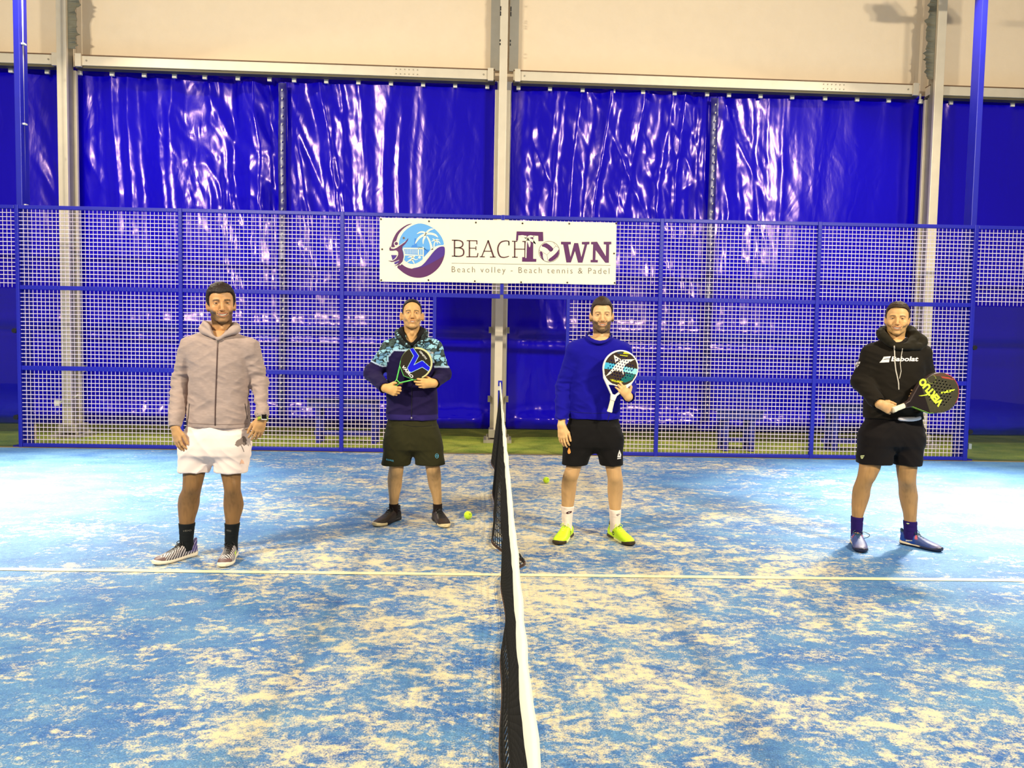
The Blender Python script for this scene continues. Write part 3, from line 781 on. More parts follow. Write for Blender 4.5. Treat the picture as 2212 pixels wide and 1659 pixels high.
def text_mesh(body, off=0.0, space=1.0, shear=0.0):
    cu = bpy.data.curves.new('t', 'FONT'); cu.body = body; cu.offset = off; cu.space_character = space; cu.shear = shear
    cu.resolution_u = 3
    o = bpy.data.objects.new('t', cu); COL.objects.link(o)
    dg = bpy.context.evaluated_depsgraph_get(); me = bpy.data.meshes.new_from_object(o.evaluated_get(dg))
    bm = bmesh.new(); bm.from_mesh(me); bmesh.ops.triangulate(bm, faces=bm.faces[:])
    v = np.array([tuple(x.co) for x in bm.verts]); f = [tuple(x.index for x in q.verts) for q in bm.faces]; bm.free()
    bpy.data.objects.remove(o); bpy.data.curves.remove(cu)
    v = v[:, :2]; lo = v.min(0); hi = v.max(0)
    return (v - lo) / (hi - lo), f, (hi - lo)
tv, tf, _ = text_mesh('Beach volley - Beach tennis & Padel', -.012, 1.32)
yy = BY - .0035
V3 = [tuple(aty(*t5(92 + 1982 * x, (652 + 22 * x) - (96) * y), yy)) for x, y in tv]
pydata('lettering_tagline', V3, tf, M_GRY, ban)

# ------------------------------------------------------------------ net
net = empty('court_net', (0, 0, 0)); tag(net, 'black court net with white top tape running from the viewer to the fence', 'net')
def net_x(y, z):
    y = np.asarray(y, float); z = np.asarray(z, float)
    hh = np.clip(1 - z / .86, 0, 1)
    x = -.058 * sstep(.42, .75, y) * sstep(4.95, 4.2, y) * hh ** .8 * (1 + .12 * np.sin(y * 3.1))
    x = x - .03 * sstep(3.6, 4.1, y) * sstep(4.9, 4.6, y) * hh
    low = sstep(.17, .02, z)
    x = x + .145 * np.exp(-((y - .2) / .17) ** 2) * low ** .8 + .03 * np.exp(-((y - 3.1) / .2) ** 2) * low
    x = x + .07 * np.exp(-((y - 3.15) / .14) ** 2) * low
    x = x - .035 * sstep(-.9, -1.4, y) * low - .05 * sstep(-2.2, -2.7, y) * low + .02 * sstep(-.3, -1.2, y) * hh
    x = x + .006 * np.sin(y * 7 + z * 5) * hh
    return x
def net_top(y): return .90 + .02 * (np.abs(np.asarray(y, float)) / 5) ** 2
M_NET = mat('black_net_cord', srgb(20, 17, 11), rough=.9, var=.15)
M_NETB = mat('brown_net_hem_cord', srgb(84, 62, 50), rough=.8)
M_TAPE = mat('white_net_tape', srgb(250, 244, 218), rough=.7, bump=(160, .15, .002), var=.02)
ys = np.arange(-4.05, 4.96, .0435)
b = MB()
zr = [.012, .02] + [k * .0435 + .04 for k in range(19)]
yl = np.arange(-4.05, 4.96, .06)
for z in zr:
    zz = z * net_top(yl) / .9
    b.tube(np.stack([net_x(yl, zz), yl, zz], -1), .0031, 4, cap=False)
zc = np.linspace(.012, .85, 15)
for y in ys:
    b.tube(np.stack([net_x(y, zc), np.full(15, y), zc], -1), .0031, 4, cap=False)
o = b.build('net_mesh', M_NET, net); o['kind'] = 'stuff'
b = MB(); yl = np.arange(-4.05, 4.96, .04)
for k, r in ((0, .0055), (.012, .004)):
    zz = np.full_like(yl, .014 + k); b.tube(np.stack([net_x(yl, zz), yl, zz], -1), r, 6)
b.build('hem_cord', M_NETB, net)
# tape
n = len(yl); prof = [(-.0065, -.06), (-.008, -.03), (-.007, -.004), (0, .003), (.007, -.004), (.008, -.03), (.0065, -.06)]
vv = []
for i, y in enumerate(yl):
    t = float(net_top(y)); wob = .004 * mnoise.noise((y * 3.2, 0, 0)) + .003 * mnoise.noise((y * 9, 3, 0)); wz = .006 * mnoise.noise((y * 2.2, 7, 0))
    dz = .006 * mnoise.noise((y * 6, 9, 0))
    for (px, pz) in prof: vv.append((px + wob, y, t + wz + pz + (dz if pz < -.05 else 0)))
ff = [(i * 7 + k, i * 7 + k + 1, (i + 1) * 7 + k + 1, (i + 1) * 7 + k) for i in range(n - 1) for k in range(6)]
pydata('top_tape', vv, ff, M_TAPE, net, smooth=True)
b = MB(); b.box(-.028, .028, 4.93, 4.975, 0, .94); bevel(b.build('net_post', M_BLUE, net), .005)
b = MB(); b.tube([(0, 4.95, .88), (0, 4.9, .885)], .01, 6); b.box(-.03, .0, 4.90, 4.93, .82, .87); b.build('tape_buckle', M_WHITEPL, net)

# ------------------------------------------------------------------ balls
M_BALL = None
def ball_mat():
    M = mat('yellow_felt', srgb(205, 240, 20), rough=.9, bump=(260, .6, .004), sheen=.4); return M
def ball(u, v, label, rot):
    r = .0335; d = AX_F + AX_R * (u - PW / 2) / FOC - AX_U * (v - PH / 2) / FOC
    t = (r - CP[2]) / d[2]; c = CP + t * d
    p = empty('tennis_ball', (c[0], c[1], 0)); tag(p, label, 'ball', 'tennis balls on the court')
    bm = bmesh.new(); bmesh.ops.create_icosphere(bm, subdivisions=4, radius=r)
    V_ = [tuple(np.array(x.co) + [c[0], c[1], r]) for x in bm.verts]; F_ = [tuple(x.index for x in q.verts) for q in bm.faces]; bm.free()
    pydata('felt', V_, F_, ball_mat(), p, smooth=True)
    b = MB(); pts = []
    q = Matrix.Rotation(rot, 3, 'Z') @ Matrix.Rotation(rot * 1.7, 3, 'X')
    for i in range(61):
        a = 2 * math.pi * i / 60
        s_ = Vector((math.cos(a) + .38 * math.cos(3 * a), math.sin(a) - .38 * math.sin(3 * a), .9 * math.sin(2 * a))).normalized() * (r + .0002)
        s_ = q @ s_; pts.append((c[0] + s_[0], c[1] + s_[1], r + s_[2]))
    b.tube(pts, .0011, 5, cap=False); b.build('seam', mat('ball_seam', srgb(200, 205, 120), rough=.8), p, smooth=True)
    b = MB()
    for k in (-.006, .004):
        n_ = np.array([.45, -.75, .48]); n_ /= np.linalg.norm(n_); sd = np.array([.85, .5, 0]); up_ = np.cross(sd, n_)
        up_ /= np.linalg.norm(up_)
        pts = []
        for j in np.linspace(-1, 1, 5):
            w_ = n_ * r + sd * k + up_ * j * .007 ; w_ = w_ / np.linalg.norm(w_) * (r + .0006); pts.append(tuple(w_ + [c[0], c[1], r]))
        b.tube(pts, .0016, 4)
    b.build('printed_mark', M_BLACK, p)
ball(1011, 1113, 'yellow tennis ball with a black mark, near the feet of the man in camouflage', .6)
ball(1180, 1037, 'yellow tennis ball further back, right of the net', 2.1)
# ------------------------------------------------------------------ implicit surfaces -> meshes
def V_(*a): return np.array(a, float)
class Grid:
    def __init__(s, lo, hi, h):
        s.lo = np.array(lo, float); s.h = h
        s.n = np.ceil((np.array(hi, float) - s.lo) / h).astype(int) + 1
        s.ax = [s.lo[i] + h * np.arange(s.n[i]) for i in range(3)]
        s.f = np.full(tuple(s.n), .3, np.float32)
    def _sl(s, lo, hi):
        a = np.clip(np.floor((lo - s.lo) / s.h).astype(int), 0, s.n); b = np.clip(np.ceil((hi - s.lo) / s.h).astype(int) + 1, 0, s.n)
        return a, b
    def op(s, prim, k=.01, mode='add'):
        fn, lo, hi = prim
        pad = k + 4 * s.h + .004
        a, b = s._sl(np.array(lo) - pad, np.array(hi) + pad)
        if (b <= a).any(): return s
        X = s.ax[0][a[0]:b[0], None, None]; Y = s.ax[1][None, a[1]:b[1], None]; Z = s.ax[2][None, None, a[2]:b[2]]
        d = fn(X, Y, Z).astype(np.float32)
        q = s.f[a[0]:b[0], a[1]:b[1], a[2]:b[2]]
        if mode == 'add':
            h = np.clip(.5 + .5 * (d - q) / k, 0, 1); r = d * (1 - h) + q * h - k * h * (1 - h)
        else:
            d = -d
            h = np.clip(.5 - .5 * (d - q) / k, 0, 1); r = d * (1 - h) + q * h + k * h * (1 - h)
        s.f[a[0]:b[0], a[1]:b[1], a[2]:b[2]] = r
        return s
    def mesh(s):
        f = s.f; ins = f < 0
        n = s.n
        c = np.zeros((n[0]-1, n[1]-1, n[2]-1), np.int8)
        for dx in (0, 1):
            for dy in (0, 1):
                for dz in (0, 1):
                    c += ins[dx:n[0]-1+dx, dy:n[1]-1+dy, dz:n[2]-1+dz]
        act = (c > 0) & (c < 8)
        I, J, K = np.nonzero(act)
        idx = np.full(c.shape, -1, np.int32); idx[I, J, K] = np.arange(len(I))
        acc = np.zeros((len(I), 3)); cnt = np.zeros(len(I))
        for ax in range(3):
            o = [a for a in range(3) if a != ax]
            for p in (0, 1):
                for q in (0, 1):
                    d0 = [0, 0, 0]; d0[o[0]] = p; d0[o[1]] = q; d1 = list(d0); d1[ax] = 1
                    v0 = f[I+d0[0], J+d0[1], K+d0[2]]; v1 = f[I+d1[0], J+d1[1], K+d1[2]]
                    m_ = (v0 < 0) != (v1 < 0)
                    t = np.where(m_, v0 / np.where(m_, v0 - v1, 1), 0)
                    pt = np.stack([np.full(len(I), d0[0], float), np.full(len(I), d0[1], float), np.full(len(I), d0[2], float)], -1)
                    pt[:, ax] += t
                    acc += pt * m_[:, None]; cnt += m_
        V = (acc / cnt[:, None] + np.stack([I, J, K], -1)) * s.h + s.lo
        F = []
        for ax in range(3):
            o = [(ax + 1) % 3, (ax + 2) % 3]
            A = np.moveaxis(ins, (ax, o[0], o[1]), (0, 1, 2)); D = np.moveaxis(idx, (ax, o[0], o[1]), (0, 1, 2))
            ch = A[:-1, 1:-1, 1:-1] != A[1:, 1:-1, 1:-1]
            i, j, k = np.nonzero(ch); j = j + 1; k = k + 1
            q = np.stack([D[i, j-1, k-1], D[i, j, k-1], D[i, j, k], D[i, j-1, k]], -1)
            fl = A[i + 1, j, k]
            q[fl] = q[fl][:, ::-1]
            F.append(q)
        F = np.concatenate(F)
        F = F[(F >= 0).all(1)]
        return V, F

def normals(V, F):
    n = np.cross(V[F[:, 2]] - V[F[:, 0]], V[F[:, 3]] - V[F[:, 1]])
    N = np.zeros_like(V)
    for k in range(4): np.add.at(N, F[:, k], n)
    return N / (np.linalg.norm(N, axis=1, keepdims=True) + 1e-12)
def cone(a, b, ra, rb, flat=None):
    a, b = np.array(a, float), np.array(b, float); ab = b - a; L2 = ab @ ab + 1e-12; R = max(ra, rb)
    def fn(X, Y, Z):
        px, py, pz = X - a[0], Y - a[1], Z - a[2]
        t = np.clip((px * ab[0] + py * ab[1] + pz * ab[2]) / L2, 0, 1)
        qx, qy, qz = px - t * ab[0], py - t * ab[1], pz - t * ab[2]
        if flat is not None:
            n_, s_ = flat; e = (qx * n_[0] + qy * n_[1] + qz * n_[2]); g = (1 / s_ - 1)
            qx, qy, qz = qx + n_[0] * e * g, qy + n_[1] * e * g, qz + n_[2] * e * g
        return (np.sqrt(qx*qx + qy*qy + qz*qz) - (ra + t * (rb - ra))) * (1 if flat is None else min(1, flat[1]))
    return fn, np.minimum(a, b) - R * 1.0, np.maximum(a, b) + R * 1.0
def ell(c, r, R=None):
    c, r = np.array(c, float), np.array(r, float)
    def fn(X, Y, Z):
        x, y, z = X - c[0], Y - c[1], Z - c[2]
        if R is not None:
            x, y, z = (R[0][0]*x + R[1][0]*y + R[2][0]*z, R[0][1]*x + R[1][1]*y + R[2][1]*z, R[0][2]*x + R[1][2]*y + R[2][2]*z)
        k0 = np.sqrt((x/r[0])**2 + (y/r[1])**2 + (z/r[2])**2); k1 = np.sqrt((x/r[0]**2)**2 + (y/r[1]**2)**2 + (z/r[2]**2)**2)
        return k0 * (k0 - 1) / (k1 + 1e-9)
    e = r.max() if R is not None else r
    return fn, c - e, c + e
def stack(rows, p=2.0, axis=2, grow=0.0):
    """lofted section: rows of (t, c1, c2, r1, r2) along an axis"""
    rows = sorted(rows); A = np.array(rows, float); T = A[:, 0]
    o = [a for a in range(3) if a != axis]
    tt = np.linspace(T[0], T[-1], 160)
    def sm(col):
        y = np.interp(tt, T, A[:, col]); w_ = np.hanning(11); w_ /= w_.sum()
        yp = np.pad(y, 5, mode='edge'); yp[:5] = 2 * y[0] - y[5:0:-1]; yp[-5:] = 2 * y[-1] - y[-2:-7:-1]
        return np.convolve(yp, w_, 'valid')
    C1, C2, R1, R2 = [sm(i) for i in range(1, 5)]
    def fn(X, Y, Z):
        Q = (X, Y, Z); t = Q[axis]; a, b = Q[o[0]], Q[o[1]]
        c1, c2, r1, r2 = (np.interp(t, tt, q) for q in (C1, C2, R1 + grow, R2 + grow))
        d = (np.abs((a - c1) / r1) ** p + np.abs((b - c2) / r2) ** p + 1e-9) ** (1 / p)
        d = (d - 1) * np.minimum(r1, r2)
        return np.maximum(np.maximum(d, t - T[-1]), T[0] - t)
    lo = np.zeros(3); hi = np.zeros(3)
    lo[axis], hi[axis] = T[0], T[-1]
    lo[o[0]] = (A[:, 1] - A[:, 3]).min() - grow; hi[o[0]] = (A[:, 1] + A[:, 3]).max() + grow
    lo[o[1]] = (A[:, 2] - A[:, 4]).min() - grow; hi[o[1]] = (A[:, 2] + A[:, 4]).max() + grow
    return fn, lo, hi
def wrap(fn, lo, hi): return fn, np.array(lo, float), np.array(hi, float)

def quadmesh(name, V, F, mat_, parent=None, col=None, smooth=True):
    me = bpy.data.meshes.new(name)
    off = np.array(parent['_o']) if parent is not None and '_o' in parent else (np.array(parent.location) if parent is not None else 0)
    me.vertices.add(len(V)); me.vertices.foreach_set('co', (V - off).astype(np.float32).ravel())
    me.loops.add(len(F) * 4); me.loops.foreach_set('vertex_index', F.astype(np.int32).ravel())
    me.polygons.add(len(F)); me.polygons.foreach_set('loop_start', np.arange(0, len(F) * 4, 4, dtype=np.int32))
    me.polygons.foreach_set('loop_total', np.full(len(F), 4, np.int32))
    me.polygons.foreach_set('use_smooth', np.full(len(F), smooth))
    me.update(calc_edges=True)
    if col is not None:
        at = me.color_attributes.new('Col', 'FLOAT_COLOR', 'POINT')
        c4 = np.ones((len(V), 4), np.float32); c4[:, :3] = col; at.data.foreach_set('color', c4.ravel())
    me.materials.append(mat_)
    o = bpy.data.objects.new(name, me)
    return link(o, parent)

L_ = lambda *c: np.array(srgb(*c))
def mixc(a, b, t): t = np.clip(t, 0, 1)[..., None] if np.ndim(t) else t; return a * (1 - t) + b * t

# ------------------------------------------------------------------ head, in its own space: x to the viewer's right, -y towards the viewer, z up, eyes at z = 0
def head_mesh(h):
    fx = h.get('fx', 1.0); jaw = h.get('jaw', 1.0); smile = h.get('smile', 1.0); op = h.get('open', 1.0); ear = h.get('ear', 0.0)
    G = Grid((-.125, -.14, -.275), (.125, .125, .135), .0023)
    G.op(ell((0, .006, .030), (.0745 * fx, .095, .085)), .004)
    G.op(ell((0, -.026, -.026), (.0645 * fx, .064, .070)), .02)
    for s in (-1, 1):
        G.op(cone((s * .047 * jaw * fx, .004, -.050), (s * .034 * jaw, -.040, -.086), .018, .015), .022)
        G.op(cone((s * .034 * jaw, -.040, -.086), (s * .010, -.078, -.103), .015, .014), .02)
        G.op(ell((s * .041 * fx, -.063, -.032 + .002 * smile), (.021, .019, .018)), .022)      # cheek
        G.op(ell((s * .036 * fx, -.077, -.046), (.014, .012, .012)), .012)
    G.op(ell((0, -.085, -.103), (.022 * jaw, .0165, .0155)), .014)
    for s in (-1, 1): G.op(cone((s * .013, -.084, .0165), (s * .043 * fx, -.073, .0185), .0095, .007), .012)
    G.op(ell((0, -.082, -.068), (.034, .022, .024)), .016)
    # eye sockets
    for s in (-1, 1):
        G.op(ell((s * .031, -.096, .002), (.0185, .0145, .0105)), .008, 'sub')
    # nose
    nl = h.get('nose', 1.0)
    G.op(cone((0, -.086, .010), (0, -.098, -.012), .0075, .0085), .009)
    G.op(cone((0, -.098, -.012), (0, -.0985 - .014 * nl, -.034), .0085, .0095), .008)
    G.op(ell((0, -.100 - .014 * nl, -.037), (.0105, .0098, .0088)), .006)
    for s in (-1, 1):
        G.op(ell((s * .0135, -.101, -.0395), (.0068, .0088, .0066)), .005)
        G.op(ell((s * .0068, -.109, -.0478), (.0034, .0045, .0036)), .003, 'sub')
    # eyelids around the eyeballs, with the slit cut
    ap = h.get('eye', 1.0)
    for s in (-1, 1):
        cx, cy, cz = s * .031, -.0745, 0.0
        def lid(X, Y, Z, cx=cx, cy=cy, cz=cz):
            d = np.sqrt((X - cx)**2 + (Y - cy)**2 + (Z - cz)**2) - .0145
            a_ = .0034 * ap * (1 - ((X - cx) / .0145)**2)
            return np.maximum(d, a_ - np.abs(Z - cz - .0002 + .06 * np.abs(X - cx)))
        G.op(wrap(lid, (cx - .0145, cy - .0145, -.0145), (cx + .0145, cy + .0145, .0145)), .003)
        def slit(X, Y, Z, cx=cx):
            a_ = .0032 * ap * (1 - ((X - cx) / .014)**2)
            return np.maximum(np.abs(Z - .0002 + .06 * np.abs(X - cx)) - a_, np.maximum(np.abs(X - cx) - .014, np.abs(Y + .088) - .012))
        G.op(wrap(slit, (cx - .014, -.1, -.005), (cx + .014, -.076, .005)), .001, 'sub')
    # mouth
    sw = .027 * smile; zm = -.0690
    arc = lambda x: (x, -.1035 + 12 * x * x, zm + .0095 * smile * (x / sw)**2 - .001)
    xs_ = np.linspace(-sw, sw, 9)
    for i in range(8):
        x0, x1 = xs_[i], xs_[i+1]; r0 = .0058 * op * max(.12, 1 - (x0/sw)**2); r1 = .0058 * op * max(.12, 1 - (x1/sw)**2)
        p0, p1 = np.array(arc(x0)), np.array(arc(x1))
        G.op(cone(p0 + [0, 0, r0 + .0020], p1 + [0, 0, r1 + .0020], .0030 if 0 < i < 7 else .0022, .0030 if 0 < i < 7 else .0022), .004)
        G.op(cone(p0 - [0, 0, r0 + .0026], p1 - [0, 0, r1 + .0026], .0038 if 0 < i < 7 else .0024, .0038 if 0 < i < 7 else .0024), .004)
    for i in range(8):
        x0, x1 = xs_[i], xs_[i+1]; r0 = .0058 * op * max(.1, 1 - (x0/sw)**2); r1 = .0058 * op * max(.1, 1 - (x1/sw)**2)
        p0, p1 = np.array(arc(x0)), np.array(arc(x1))
        for dy in (-.006, .002, .008): G.op(cone(p0 + [0, dy, 0], p1 + [0, dy, 0], r0, r1), .0015, 'sub')
    for s in (-1, 1):   # smile folds
        G.op(cone((s * .017, -.1025, -.044), (s * (sw + .007), -.0895, -.067), .0026, .0024), .005, 'sub')
    # ears
    for s in (-1, 1):
        ex = s * (.076 * fx + ear); R = np.array(Matrix.Rotation(s * -.42, 3, 'Z'))
        G.op(ell((ex, .012, -.014), (.0065, .0175, .0315), R), .004)
        G.op(ell((ex - s * .002, .004, -.038), (.006, .010, .012)), .005)
        G.op(cone((s * .064 * fx, .008, .002), (ex - s * .002, .010, -.004), .015, .010), .006); G.op(cone((s * .062 * fx, .004, -.018), (ex - s * .002, .008, -.018), .015, .009), .006); G.op(cone((s * .060 * fx, .002, -.034), (ex - s * .002, .004, -.032), .013, .007), .006)
        G.op(ell((ex + s * .004, -.008, -.010), (.0050, .008, .016), R), .004, 'sub')
    # neck, throat, traps, top of the chest
    nw = h.get('neck', .056)
    G.op(cone((0, .022, -.060), (0, .040, -.210), nw, nw + .004), .02)
    for s in (-1, 1):
        G.op(cone((s * .046, .015, -.085), (s * .018, -.010, -.205), .014, .012), .014)
        G.op(cone((s * .025, .05, -.18), (s * .085, .055, -.262), .032, .036), .03)
        G.op(cone((s * .012, -.012, -.212), (s * .075, .0, -.226), .012, .014), .012)
    G.op(ell((0, -.022, -.150), (.010, .012, .014)), .014)
    G.op(ell((0, .045, -.285), (.105, .085, .060)), .03)
    V, F = G.mesh()
    # ---- colour
    sk = L_(*h['skin']); x, y, z = V[:, 0], V[:, 1], V[:, 2]; ax_ = np.abs(x)
    C = np.tile(sk, (len(V), 1))
    n1 = fbm(V, 60, 3); C *= (1 + .05 * n1)[:, None]
    red = sk * V_(1.02, .82, .78)
    C = mixc(C, red, .55 * np.exp(-((ax_ - .043) / .018)**2 - ((z + .035) / .016)**2) * (y < -.04))
    C = mixc(C, red, .5 * np.exp(-(x / .012)**2 - ((z + .037) / .011)**2) * (y < -.1))
    C = mixc(C, red * .9, (ax_ > .074 * fx) * (np.abs(z + .012) < .035) * .45)
    # eye surrounds
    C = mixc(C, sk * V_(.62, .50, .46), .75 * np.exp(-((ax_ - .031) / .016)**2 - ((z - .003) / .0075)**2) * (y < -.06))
    br = L_(*h['brow'])
    bz = .0175 + .0035 * np.cos((ax_ - .030) / .018 * 1.4) - .0015 + h.get('browz', 0)
    be = np.exp(-(((z - bz) / (.0034 * h.get('browt', 1)))**2)**1.6) * sstep(.0105, .016, ax_) * sstep(.052, .044, ax_) * (y < -.05)
    C = mixc(C, br, be * (.85 + .25 * vnoise(V, 400, 5)))
    # beard: density map over jaw, chin, lip
    bc = L_(*h['beardc']); bd = h['beard']
    am = zm + .0095 * smile * np.clip((x / sw)**2, 0, 1.6)
    jawl = sstep(-.040, -.066, z - .35 * np.clip(-(y + .02), 0, .06) * 0 + 0) * sstep(-.128, -.112, z)
    dens = sstep(-.030, -.052, z + .22 * np.clip(.066 - ax_, 0, .06) * 1.0) * sstep(-.135, -.120, z) * (y < .012)
    moust = np.exp(-((z - am - .0125) / .0055)**2) * sstep(.040, .028, ax_) * (y < -.08)
    side = sstep(.046, .060, ax_) * sstep(-.012 + .02 * (h.get('full', 0) - 1), -.045, z) * (y < .01) * (y > -.05) * sstep(-.12, -.10, z)
    lipz = np.exp(-((z - am) / .0105)**2) * (ax_ < sw + .004) * (y < -.085)
    soul = np.exp(-((z - am + .021) / .006)**2) * sstep(.012, .02, ax_) 
    fl_ = h.get('full', 0.0); dens = dens * (.50 + fl_ * .4 + (.62 - fl_ * .35) * np.clip(sstep(.020, .052, ax_) + sstep(-.100, -.116, z), 0, 1) - .30 * sstep(-.045, -.03, z))
    D = np.maximum(dens * (1 - .35 * np.exp(-(ax_ / .02)**2) * (z > -.098)), np.maximum(moust * h.get('must', 1), side * h.get('side', 1)))
    D = np.clip(D * (1 - lipz) * bd * (1 + .3 * fl_), 0, 1)
    C = mixc(C, bc, D * (.86 + .14 * vnoise(V, 420, 8)))
    lip = L_(*h['lip'])
    C = mixc(C, lip, 1.0 * (np.abs(np.abs(z - am) - .0058 * op * np.clip(1 - (x/sw)**2, .1, 1) - .0024) < .0026) * (ax_ < sw - .003) * (y < -.088))
    inner = (np.abs(z - am + .001) < .0060 * op * np.clip(1 - (x/sw)**2, .1, 1) + .0012) * (y > -.1045 + 12 * x * x + .0012) * (ax_ < sw + .001) * (y < -.075)
    C = mixc(C, L_(48, 16, 12), inner * 1.0)
    # shaved temples / scalp shade under short hair
    C = mixc(C, L_(*h['hairc']), h.get('scalp', .0) * sstep(.02, .04, z) * (y > -.055))
    return V, F, np.clip(C, 0, 1), (arc, sw, op)

def poly_sd(P, Y, Z):
    """signed distance of a polygon in the y-z plane (negative inside)"""
    P = np.array(P, float); n = len(P)
    d = np.full(np.broadcast(Y, Z).shape, 1e9); s = np.ones(d.shape)
    for i in range(n):
        a, b = P[i], P[i-1]; ex, ey = b - a; wx, wy = Y - a[0], Z - a[1]
        t = np.clip((wx * ex + wy * ey) / (ex*ex + ey*ey), 0, 1)
        d = np.minimum(d, (wx - ex*t)**2 + (wy - ey*t)**2)
        c1, c2, c3 = Z >= a[1], Z < b[1], ex * wy > ey * wx
        fl = (c1 & c2 & c3) | (~c1 & ~c2 & ~c3); s = np.where(fl, -s, s)
    return s * np.sqrt(d)
def hair_mesh(h):
    fx = h.get('fx', 1.0); th = h.get('hth', .008); top = h.get('top', .012)
    G = Grid((-.10, -.125, -.10), (.10, .125, .15), .0024)
    hp = h['hairline']
    def fn(X, Y, Z):
        Yw = Y + h.get('widow', .0) * np.abs(X) / .06
        a = ell((0, .006, .030), (.0745 * fx + th, .095 + th, .085 + th))[0](X, Y, Z)
        b = ell((0, -.012 + h.get('topy', 0), .062), (.060 * fx + th * .7, .078, .050 + top))[0](X, Y, Z)
        k = .02; hh = np.clip(.5 + .5 * (b - a) / k, 0, 1); d = b * (1 - hh) + a * hh - k * hh * (1 - hh)
        # front hairline drops towards the temples
        Zs = Z + h.get('arch', .006) * (np.abs(X) / .06)**2 * np.clip(-(Y + .03) / .05, 0, 1) * -1
        pd = poly_sd(hp, Yw, Zs)
        Xb = np.broadcast_to(X, d.shape); Yb = np.broadcast_to(Y, d.shape); Zb = np.broadcast_to(Z, d.shape)
        P = np.stack([Xb, Yb, Zb], -1)
        st = vnoise(P, h.get('strand', (70, 30, 160)), 3) * .0022 + vnoise(P, (180, 60, 300), 4) * .0012
        pd = pd + vnoise(P, 190, 9) * .0016
        k = .006; r = np.maximum(d - st * .8, pd)
        return r
    G.op(wrap(fn, (-.1, -.12, -.1), (.1, .12, .15)), .001)
    return G.mesh()

# ------------------------------------------------------------------ hand
def hand(G, W, D, N, S, sc=1.0, curl=(.25, .35, .3), curls=None, spread=.05, thumb=((.55, .75, .1), (.35, .9, .25)), palm_back=.0):
    """W wrist, D wrist->knuckles, N out of the palm, S towards the thumb"""
    W, D, N, S = (np.array(q, float) for q in (W, D, N, S))
    D /= np.linalg.norm(D); N = N - D * (N @ D); N /= np.linalg.norm(N); S2 = np.cross(D, N); S = S2 if S2 @ S > 0 else -S2
    offs = (.029, .0095, -.010, -.028); lens = (.070, .078, .072, .056); kn = (.086, .090, .086, .078)
    for i, o in enumerate(offs):
        K = W + (D * kn[i] + S * o - N * (.003 if i in (1, 2) else 0)) * sc
        G.op(cone(W + S * o * .55 * sc + D * .004 * sc, K, .0150 * sc, .0112 * sc, (N, .92)), .012 * sc)
    G.op(ell(W + (D * .045 + N * .004) * sc, V_(1, 1, 1) * .022 * sc), .02 * sc)
    G.op(cone(W - D * palm_back, W + D * .012 * sc, .0275 * sc, .0245 * sc, (N, .78)), .014 * sc)
    for i, o in enumerate(offs):
        K = W + (D * kn[i] + S * o - N * (.003 if i in (1, 2) else 0)) * sc
        cu = curls[i] if curls is not None else curl
        d = D + S * spread * (1.5 - i) ; d /= np.linalg.norm(d)
        p = K; ang = 0; r = .0092 if i != 3 else .0080
        for j, fr in enumerate((.46, .30, .24)):
            ang += cu[j]; dd = d * math.cos(ang) + N * math.sin(ang)
            q = p + dd * lens[i] * fr * sc
            G.op(cone(p, q, r * sc, (r - .0008) * sc), .0028)
            p = q; r -= .0008
    a, b = thumb
    base = W + (D * .018 + S * .020 + N * .006) * sc
    k1 = base + (D * a[0] + S * a[1] + N * a[2]) / np.linalg.norm(a) * .048 * sc
    G.op(cone(base, k1, .0145 * sc, .0112 * sc), .012 * sc)
    k2 = k1 + (D * b[0] + S * b[1] + N * b[2]) / np.linalg.norm(b) * .034 * sc
    G.op(cone(k1, k2, .0108 * sc, .0098 * sc), .004)
    c = np.array(b) * .8 + V_(.35, 0, .1); k3 = k2 + (D * c[0] + S * c[1] + N * c[2]) / np.linalg.norm(c) * .027 * sc
    G.op(cone(k2, k3, .0098 * sc, .0080 * sc), .003)

M_SKIN = mat('skin', rough=.5, vcol=True, bump=(220, .12, .002), spec=.35)
M_SKIN.node_tree.nodes['Principled BSDF'].inputs['Subsurface Weight'].default_value = .06
M_SKIN.node_tree.nodes['Principled BSDF'].inputs['Subsurface Radius'].default_value = (.6, .25, .12)
M_SKIN.node_tree.nodes['Principled BSDF'].inputs['Subsurface Scale'].default_value = .01
M_CLOTH = mat('woven_cloth', rough=.85, vcol=True, bump=(420, .25, .002), spec=.2, sheen=.03)
M_SHINY = mat('smooth_synthetic', rough=.5, vcol=True, bump=(260, .1, .001), spec=.4)
M_PAINT = mat('painted_racket', rough=.32, vcol=True, spec=.5)
M_EYE = mat('eyeball', rough=.15, vcol=True, spec=.6)
M_TEETH = mat('teeth', srgb(250, 238, 214), rough=.3)

def hair_material(c, name):
    return mat(name, srgb(*c), rough=.55, bump=(260, .6, .004), var=.25, spec=.35)

